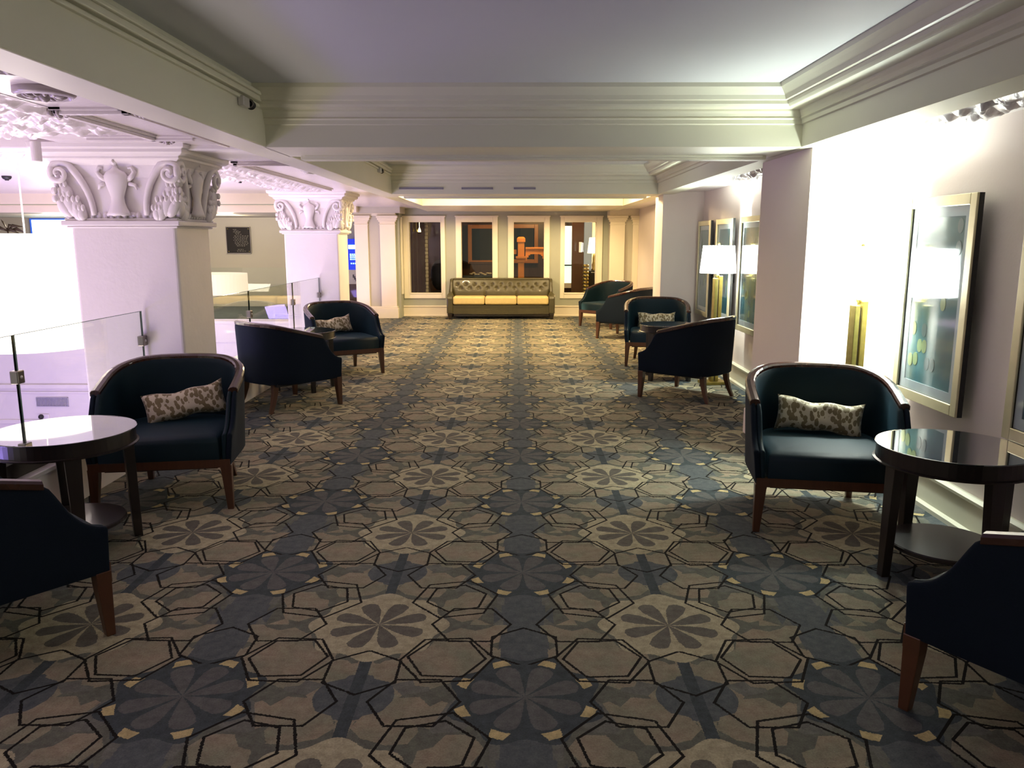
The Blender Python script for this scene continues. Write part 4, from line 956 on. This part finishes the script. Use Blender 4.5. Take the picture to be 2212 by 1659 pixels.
def make_chair(label, group):
    t = thing('tub_armchair', label, 'armchair', (0, 0, 0), 0, group)
    up = refine(U(), 2); mid = offset(up, 0.03); inn = offset(up, 0.058)
    zb = 0.255
    def shell(a, c, mat, name, lean_a, lean_c):
        bm = bmesh.new(); cols = []
        for i in range(len(up)):
            zt = ztop(up[i][1]); ring = []
            k_in = 0.94 + 0.06*0     # the shell narrows slightly towards the floor
            for f in (0, 0.25, 0.5, 0.75, 0.93):
                z = zb + (zt-zb)*f; s = 1 - lean_a*(1-f)
                ring.append(bm.verts.new((a[i][0]*s, a[i][1]*s if a[i][1] > 0 else a[i][1], z)))
            m = ((a[i][0]+c[i][0])/2, (a[i][1]+c[i][1])/2)
            ring.append(bm.verts.new((a[i][0]*0.6+m[0]*0.4, a[i][1]*0.6+m[1]*0.4, zt)))
            ring.append(bm.verts.new((c[i][0]*0.6+m[0]*0.4, c[i][1]*0.6+m[1]*0.4, zt)))
            for f in (0.93, 0.75, 0.5, 0.25, 0):
                z = zb + (zt-zb)*f; s = 1 - lean_c*(1-f)
                ring.append(bm.verts.new((c[i][0]*s, c[i][1]*s if c[i][1] > 0 else c[i][1], z)))
            cols.append(ring)
        n = len(cols[0])
        for A, Q in zip(cols, cols[1:]):
            for k in range(n): bm.faces.new((A[k], A[(k+1)%n], Q[(k+1)%n], Q[k]))
        bm.faces.new(cols[0]); bm.faces.new(cols[-1][::-1])
        return link(name, bm, mat, t, smooth=True, bevel=0.006, seg=2)
    shell(up, mid, M['weave'], 'outer_shell', 0.05, 0.05)
    shell(mid, inn, M['velvet'], 'inner_back', 0.05, 0.02)
    # wooden top rail
    bm = bmesh.new(); cols = []
    ro, ri = offset(up, -0.002), offset(up, 0.052); idx = [i for i in range(len(up)) if up[i][1] >= -0.172]
    for i in idx:
        z = ztop(up[i][1]); o_, n_ = ro[i], ri[i]; lerp = lambda q: (o_[0]+(n_[0]-o_[0])*q, o_[1]+(n_[1]-o_[1])*q)
        cols.append([bm.verts.new((*lerp(q), z+dz)) for q, dz in ((0, -0.012), (0, 0.010), (0.15, 0.020), (0.5, 0.024), (0.85, 0.020), (1, 0.010), (1, -0.012))])
    n = 7
    for A, Q in zip(cols, cols[1:]):
        for k in range(n): bm.faces.new((A[k], A[(k+1)%n], Q[(k+1)%n], Q[k]))
    bm.faces.new(cols[0]); bm.faces.new(cols[-1][::-1])
    link('top_rail', bm, M['rail'], t, smooth=False, bevel=0.003)
    # seat cushion
    inner = offset(up, 0.068); out = [(x*0.965, y) for x, y in inner if y > -0.345]
    loop = [(0.318, -0.372), (0.31, -0.345)][:1] + [p for p in out] + [(-0.318, -0.372)]
    bm = bmesh.new(); levels = [(0.27, 1.0, 0), (0.30, 1.0, 0.0), (0.39, 1.0, 0.006), (0.412, 0.985, 0.006), (0.424, 0.95, 0.0), (0.430, 0.80, 0), (0.433, 0.4, 0)]
    rg = []
    for z, s, f in levels: rg.append([bm.verts.new((x*s, (y+0.02)*s-0.02 - (f if y < -0.3 else 0), z)) for x, y in loop])
    for A, Q in zip(rg, rg[1:]):
        for k in range(len(loop)): bm.faces.new((A[k], A[(k+1) % len(loop)], Q[(k+1) % len(loop)], Q[k]))
    bm.faces.new(rg[0][::-1]); bm.faces.new(rg[-1]); link('seat_cushion', bm, M['velvet'], t, smooth=True)
    # front apron with curved brackets into the legs
    bm = bmesh.new(); n_ = 28; top = 0.295
    for k in range(n_):
        x0_, x1_ = -0.375+0.75*k/n_, -0.375+0.75*(k+1)/n_
        q = abs((x0_+x1_)/2)/0.375; lo = 0.248 - (0.05*max(0, (q-0.84)/0.16)**1.6 if q > 0.84 else 0)
        box(bm, x0_, x1_, -0.374, -0.345, lo, top)
    bmesh.ops.remove_doubles(bm, verts=bm.verts, dist=1e-5)
    link('apron', bm, M['leg'], t, recalc=False)
    B('dust_cover', M['black'], t, (-0.30, 0.30, -0.34, 0.26, 0.235, 0.262))
    for s in (-1, 1):
        bm = bmesh.new(); taper(bm, (s*0.350, -0.345, 0.262), (s*0.362, -0.352, 0.0), 0.030, 0.0165, 0.028, 0.0165, mid=((s*0.352, -0.345, 0.20), 0.0265, 0.0265)); link('leg', bm, M['leg'], t, bevel=0.003)
    for s in (-1, 1):
        bm = bmesh.new(); st = [((s*0.235, 0.245, 0.262), 0.026), ((s*0.238, 0.255, 0.17), 0.023), ((s*0.246, 0.280, 0.08), 0.019), ((s*0.256, 0.315, 0.0), 0.016)]
        rg = [[bm.verts.new((p[0]+a*h_, p[1]+b_*h_, p[2])) for a, b_ in ((-1,-1),(1,-1),(1,1),(-1,1))] for p, h_ in st]
        for A, Q in zip(rg, rg[1:]):
            for i in range(4): bm.faces.new((A[i], A[(i+1)%4], Q[(i+1)%4], Q[i]))
        bm.faces.new(rg[0][::-1]); bm.faces.new(rg[-1]); link('leg', bm, M['leg'], t, bevel=0.003)
    return t
proto = [None]
def chair_by_foot(px, py, side, facing, label, group, shift=(0, 0)):
    """stand a chair so that its front foot (side -1/+1 in chair space) is where the photo shows it"""
    fx, fy = FL(px, py); fx += shift[0]; fy += shift[1]
    ang = atan2(facing[0], -facing[1])                   # local -Y turned to the facing direction
    lx, ly = side*0.362, -0.352
    ox, oy = fx - (lx*cos(ang) - ly*sin(ang)), fy - (lx*sin(ang) + ly*cos(ang))
    if proto[0] is None:
        proto[0] = make_chair(label, group); proto[0].location = (ox, oy, 0); proto[0].rotation_euler = (0, 0, ang); r = proto[0]
    else: r = dup(proto[0], (ox, oy, 0), ang, label, group)
    return r, (ox, oy), ang
GR, GL = 'navy tub armchairs along the right wall', 'navy tub armchairs along the left railing'
chairs = {}
def ch(key, *a, **k): chairs[key] = chair_by_foot(*a, **k)
ch('R2', 1632, 1147, -1, (-0.16, -0.987), 'navy velvet tub armchair with spotted cushion facing the camera at right', GR)
ch('R1', 1955, 1530, 1, (-0.57, 0.82), 'dark tub armchair cut off by the lower right edge', GR)
ch('L2', 500, 1098, 1, (0.155, -0.988), 'dark tub armchair with spotted cushion facing the camera at near left', GL)
ch('L1', 238, 1370, -1, (0.64, 0.77), 'dark tub armchair cut off by the lower left edge', GL)
ch('L3', 735, 873, -1, (0.65, 0.76), 'dark tub armchair seen from behind before the railing', GL)
ch('L4', 827, 806, 1, (0.50, -0.866), 'dark tub armchair with small cushion beside the far carved column', GL)
ch('A', 1352, 791, -1, (-0.14, -0.99), 'navy tub armchair facing the camera behind the small round table at right', GR)
ch('B', 1382, 857, 1, (-0.76, 0.65), 'black-looking tub armchair seen from behind beside the right pillar', GR)
ch('D', 1290, 731, 1, (-0.84, 0.54), 'blue-lit tub armchair seen from the side near the sofa', GR)
ch('C', 1253, 704, -1, (-0.74, -0.67), 'dark tub armchair farthest away beside the fourth window', GR)

# cushions
def make_cushion(label):
    bm = bmesh.new(); nu, nv = 26, 14; a, b_, c = 0.235, 0.095, 0.055
    front, back = [], []
    for side, arr in ((-1, front), (1, back)):
        for i in range(nu+1):
            row = []
            for j in range(nv+1):
                u, v_ = -1+2*i/nu, -1+2*j/nv
                th = c*max(0, (1-abs(u)**5))**0.5*max(0, (1-abs(v_)**4))**0.6
                px_ = a*u*(1-0.05*(1-v_*v_)); pz = b_*v_*(1-0.16*(1-u*u)+0.08*abs(u)**3)
                row.append(bm.verts.new((px_, side*th + 0.004*sin(9*u+3*v_), pz + 0.006*sin(7*u))))
            arr.append(row)
    for arr in (front, back):
        for i in range(nu):
            for j in range(nv): bm.faces.new((arr[i][j], arr[i+1][j], arr[i+1][j+1], arr[i][j+1]))
    bmesh.ops.remove_doubles(bm, verts=bm.verts, dist=0.0045)
    o = link('lumbar_cushion', bm, M['spots'], None, smooth=True)
    return tag(o, label, 'cushion', 'spotted lumbar cushions on the armchairs')
cush = [None]
def cushion(key, label, lx, ly, z, tilt, yaw=0, roll=0):
    _, (ox, oy), ang = chairs[key]
    if cush[0] is None: o = cush[0] = make_cushion(label)
    else: o = cush[0].copy(); C.objects.link(o); o['label'] = label
    o.location = (ox + lx*cos(ang) - ly*sin(ang), oy + lx*sin(ang) + ly*cos(ang), z)
    o.rotation_euler = (Matrix.Rotation(ang+yaw, 3, 'Z') @ Matrix.Rotation(roll, 3, 'Y') @ Matrix.Rotation(tilt, 3, 'X')).to_euler()
cushion('R2', 'spotted cushion on the right front armchair', 0.02, 0.13, 0.522, radians(-20), radians(-6), radians(5))
cushion('L2', 'spotted cushion on the near left armchair', 0.04, 0.10, 0.530, radians(-20), radians(14), radians(-9))
cushion('L4', 'small pale spotted cushion on the chair by the far carved column', -0.06, 0.11, 0.530, radians(-18), radians(8), radians(-6))
cushion('A', 'pale cushion half hidden behind the right round table', 0, 0.13, 0.520, radians(-18))

# ------------------------------------------------------------------ round tables
def make_table(label, group):
    t = thing('round_side_table', label, 'side table', (0, 0, 0), 0, group); R, T_ = 0.322, 0.60
    bm = bmesh.new(); lathe(bm, [(0.0001, T_-0.008), (R-0.006, T_-0.008), (R, T_-0.005), (R, T_-0.001), (R-0.003, T_), (0.0001, T_)], n=64, cap=False); link('glass_top', bm, M['tabletop'], t)
    bm = bmesh.new(); lathe(bm, [(R-0.02, T_-0.075), (R-0.008, T_-0.075), (R-0.008, T_-0.008), (R-0.02, T_-0.008), (R-0.02, T_-0.075)], n=64, cap=False); lathe(bm, [(0.0001, T_-0.030), (R-0.015, T_-0.030), (R-0.015, T_-0.009), (0.0001, T_-0.009)], n=64, cap=False); link('apron', bm, M['espresso'], t, smooth=False)
    bm = bmesh.new(); lathe(bm, [(R-0.012, T_-0.080), (R+0.003, T_-0.080), (R+0.004, T_-0.074), (R-0.006, T_-0.070)], n=64, cap=False); link('bead', bm, M['espresso'], t)
    bm = bmesh.new(); lathe(bm, [(0.0001, 0.125), (0.235, 0.125), (0.24, 0.13), (0.24, 0.143), (0.235, 0.148), (0.0001, 0.148)], n=56, cap=False); link('lower_shelf', bm, M['espresso'], t, smooth=False)
    for k in range(4):
        a = k*pi/2; bm = bmesh.new(); mr = Matrix.Rotation(a, 4, 'Z')
        taper(bm, (0.272, 0, 0.56), (0.285, 0, 0.0), 0.024, 0.020, 0.036, 0.020); bmesh.ops.transform(bm, matrix=mr, verts=bm.verts); link('leg', bm, M['espresso'], t, bevel=0.002)
    return t
GT = 'round side tables between paired armchairs'
tb = make_table('glass-topped round side table at the right picture edge', GT); tb.location = (1.955, 3.42, 0); tb.rotation_euler = (0, 0, radians(8))
dup(tb, (-2.19, 3.70, 0), radians(35), 'glass-topped round side table at the left picture edge', GT)
dup(tb, (-2.17, 7.98, 0), radians(30), 'round side table between the two further left armchairs', GT)
dup(tb, (1.68, 8.62, 0), radians(40), 'round side table between the two middle right armchairs', GT)

# ------------------------------------------------------------------ sofa
SD = 15.2
x0, x1 = P(965, 660, SD)[0], P(1198.5, 660, SD)[0]; W = x1-x0
t = thing('tufted_sofa', 'long olive-brown leather sofa with three mustard seat cushions under the windows', 'sofa', ((x0+x1)/2, SD, 0)); h = W/2
bm = bmesh.new()                                        # seat base with a shallow sag
n_ = 24
for k in range(n_):
    a, b_ = -h+0.03+(W-0.06)*k/n_, -h+0.03+(W-0.06)*(k+1)/n_; q = abs((a+b_)/2)/h; box(bm, a, b_, 0.03, 0.62, 0.112-0.012*(1-q*q), 0.275)
bmesh.ops.remove_doubles(bm, verts=bm.verts, dist=1e-5); link('base', bm, M['leather'], t, recalc=False)
for s in (-1, 1):                                       # arms: low front sweeping up into wings
    bm = bmesh.new(); prof = [(0.0, 0.112), (0.0, 0.40), (0.02, 0.435), (0.06, 0.45), (0.18, 0.47), (0.26, 0.52), (0.31, 0.60), (0.35, 0.70), (0.40, 0.755), (0.46, 0.765), (0.64, 0.765), (0.64, 0.112)]
    A = [bm.verts.new((s*(h-0.115+(0.02 if z > 0.5 else 0)), y, z)) for y, z in prof]; Q = [bm.verts.new((s*(h-(0.035 if z > 0.5 else 0)), y, z)) for y, z in prof]
    bm.faces.new(A); bm.faces.new(Q[::-1])
    for i in range(len(prof)): j = (i+1) % len(prof); bm.faces.new((A[i], A[j], Q[j], Q[i]))
    link('arm', bm, M['leather'], t, bevel=0.018, seg=3)
bm = bmesh.new(); gx, gz = 120, 26; bw = h-0.10
btn = [(-bw*0.92+bw*1.84*k/10, 0.655) for k in range(11)] + [(-bw*0.84+bw*1.68*k/9, 0.585) for k in range(10)]
def backy(x, z):
    q = (z-0.40)/0.36; y = 0.36 + 0.10*q - 0.035*sin(max(0, min(1, q))*pi)
    for bx2, bz in btn: y += 0.035*math.exp(-((x-bx2)**2+(z-bz)**2)/0.0009) 
    third = (x+bw) % (2*bw/3); e = min(third, 2*bw/3-third)
    if z < 0.60: y += 0.03*math.exp(-(e/0.02)**2)*(0.60-z)/0.2
    return y
g = [[bm.verts.new((-bw+2*bw*i/gx, backy(-bw+2*bw*i/gx, 0.40+0.335*j/gz), 0.40+0.335*j/gz)) for j in range(gz+1)] for i in range(gx+1)]
for i in range(gx):
    for j in range(gz): bm.faces.new((g[i][j], g[i+1][j], g[i+1][j+1], g[i][j+1]))
link('tufted_back', bm, M['leather'], t, smooth=True)
for bx2, bz in btn:
    bm = bmesh.new(); ell(bm, (bx2, backy(bx2, bz)-0.002, bz), (0.012, 0.008, 0.012), 8, 6); link('button', bm, M['leather'], t, smooth=True)
B('back_frame', M['leather'], t, (-h+0.09, h-0.09, 0.455, 0.63, 0.30, 0.765), (-h+0.09, h-0.09, 0.44, 0.63, 0.735, 0.772), bevel=0.012, seg=3)
cw = (W-0.23)/3
for k in range(3):
    a = -h+0.115+cw*k; B('seat_cushion', M['seat_cream'], t, (a+0.004, a+cw-0.004, -0.005 + 0.0, 0.42, 0.285, 0.437), bevel=0.035, seg=4)
for sx in (-1, 1):
    for sy in (0.05, 0.58):
        bm = bmesh.new(); taper(bm, (sx*(h-0.055), sy, 0.11), (sx*(h-0.06), sy, 0.0), 0.045, 0.026); link('leg', bm, M['espresso'], t, bevel=0.003)
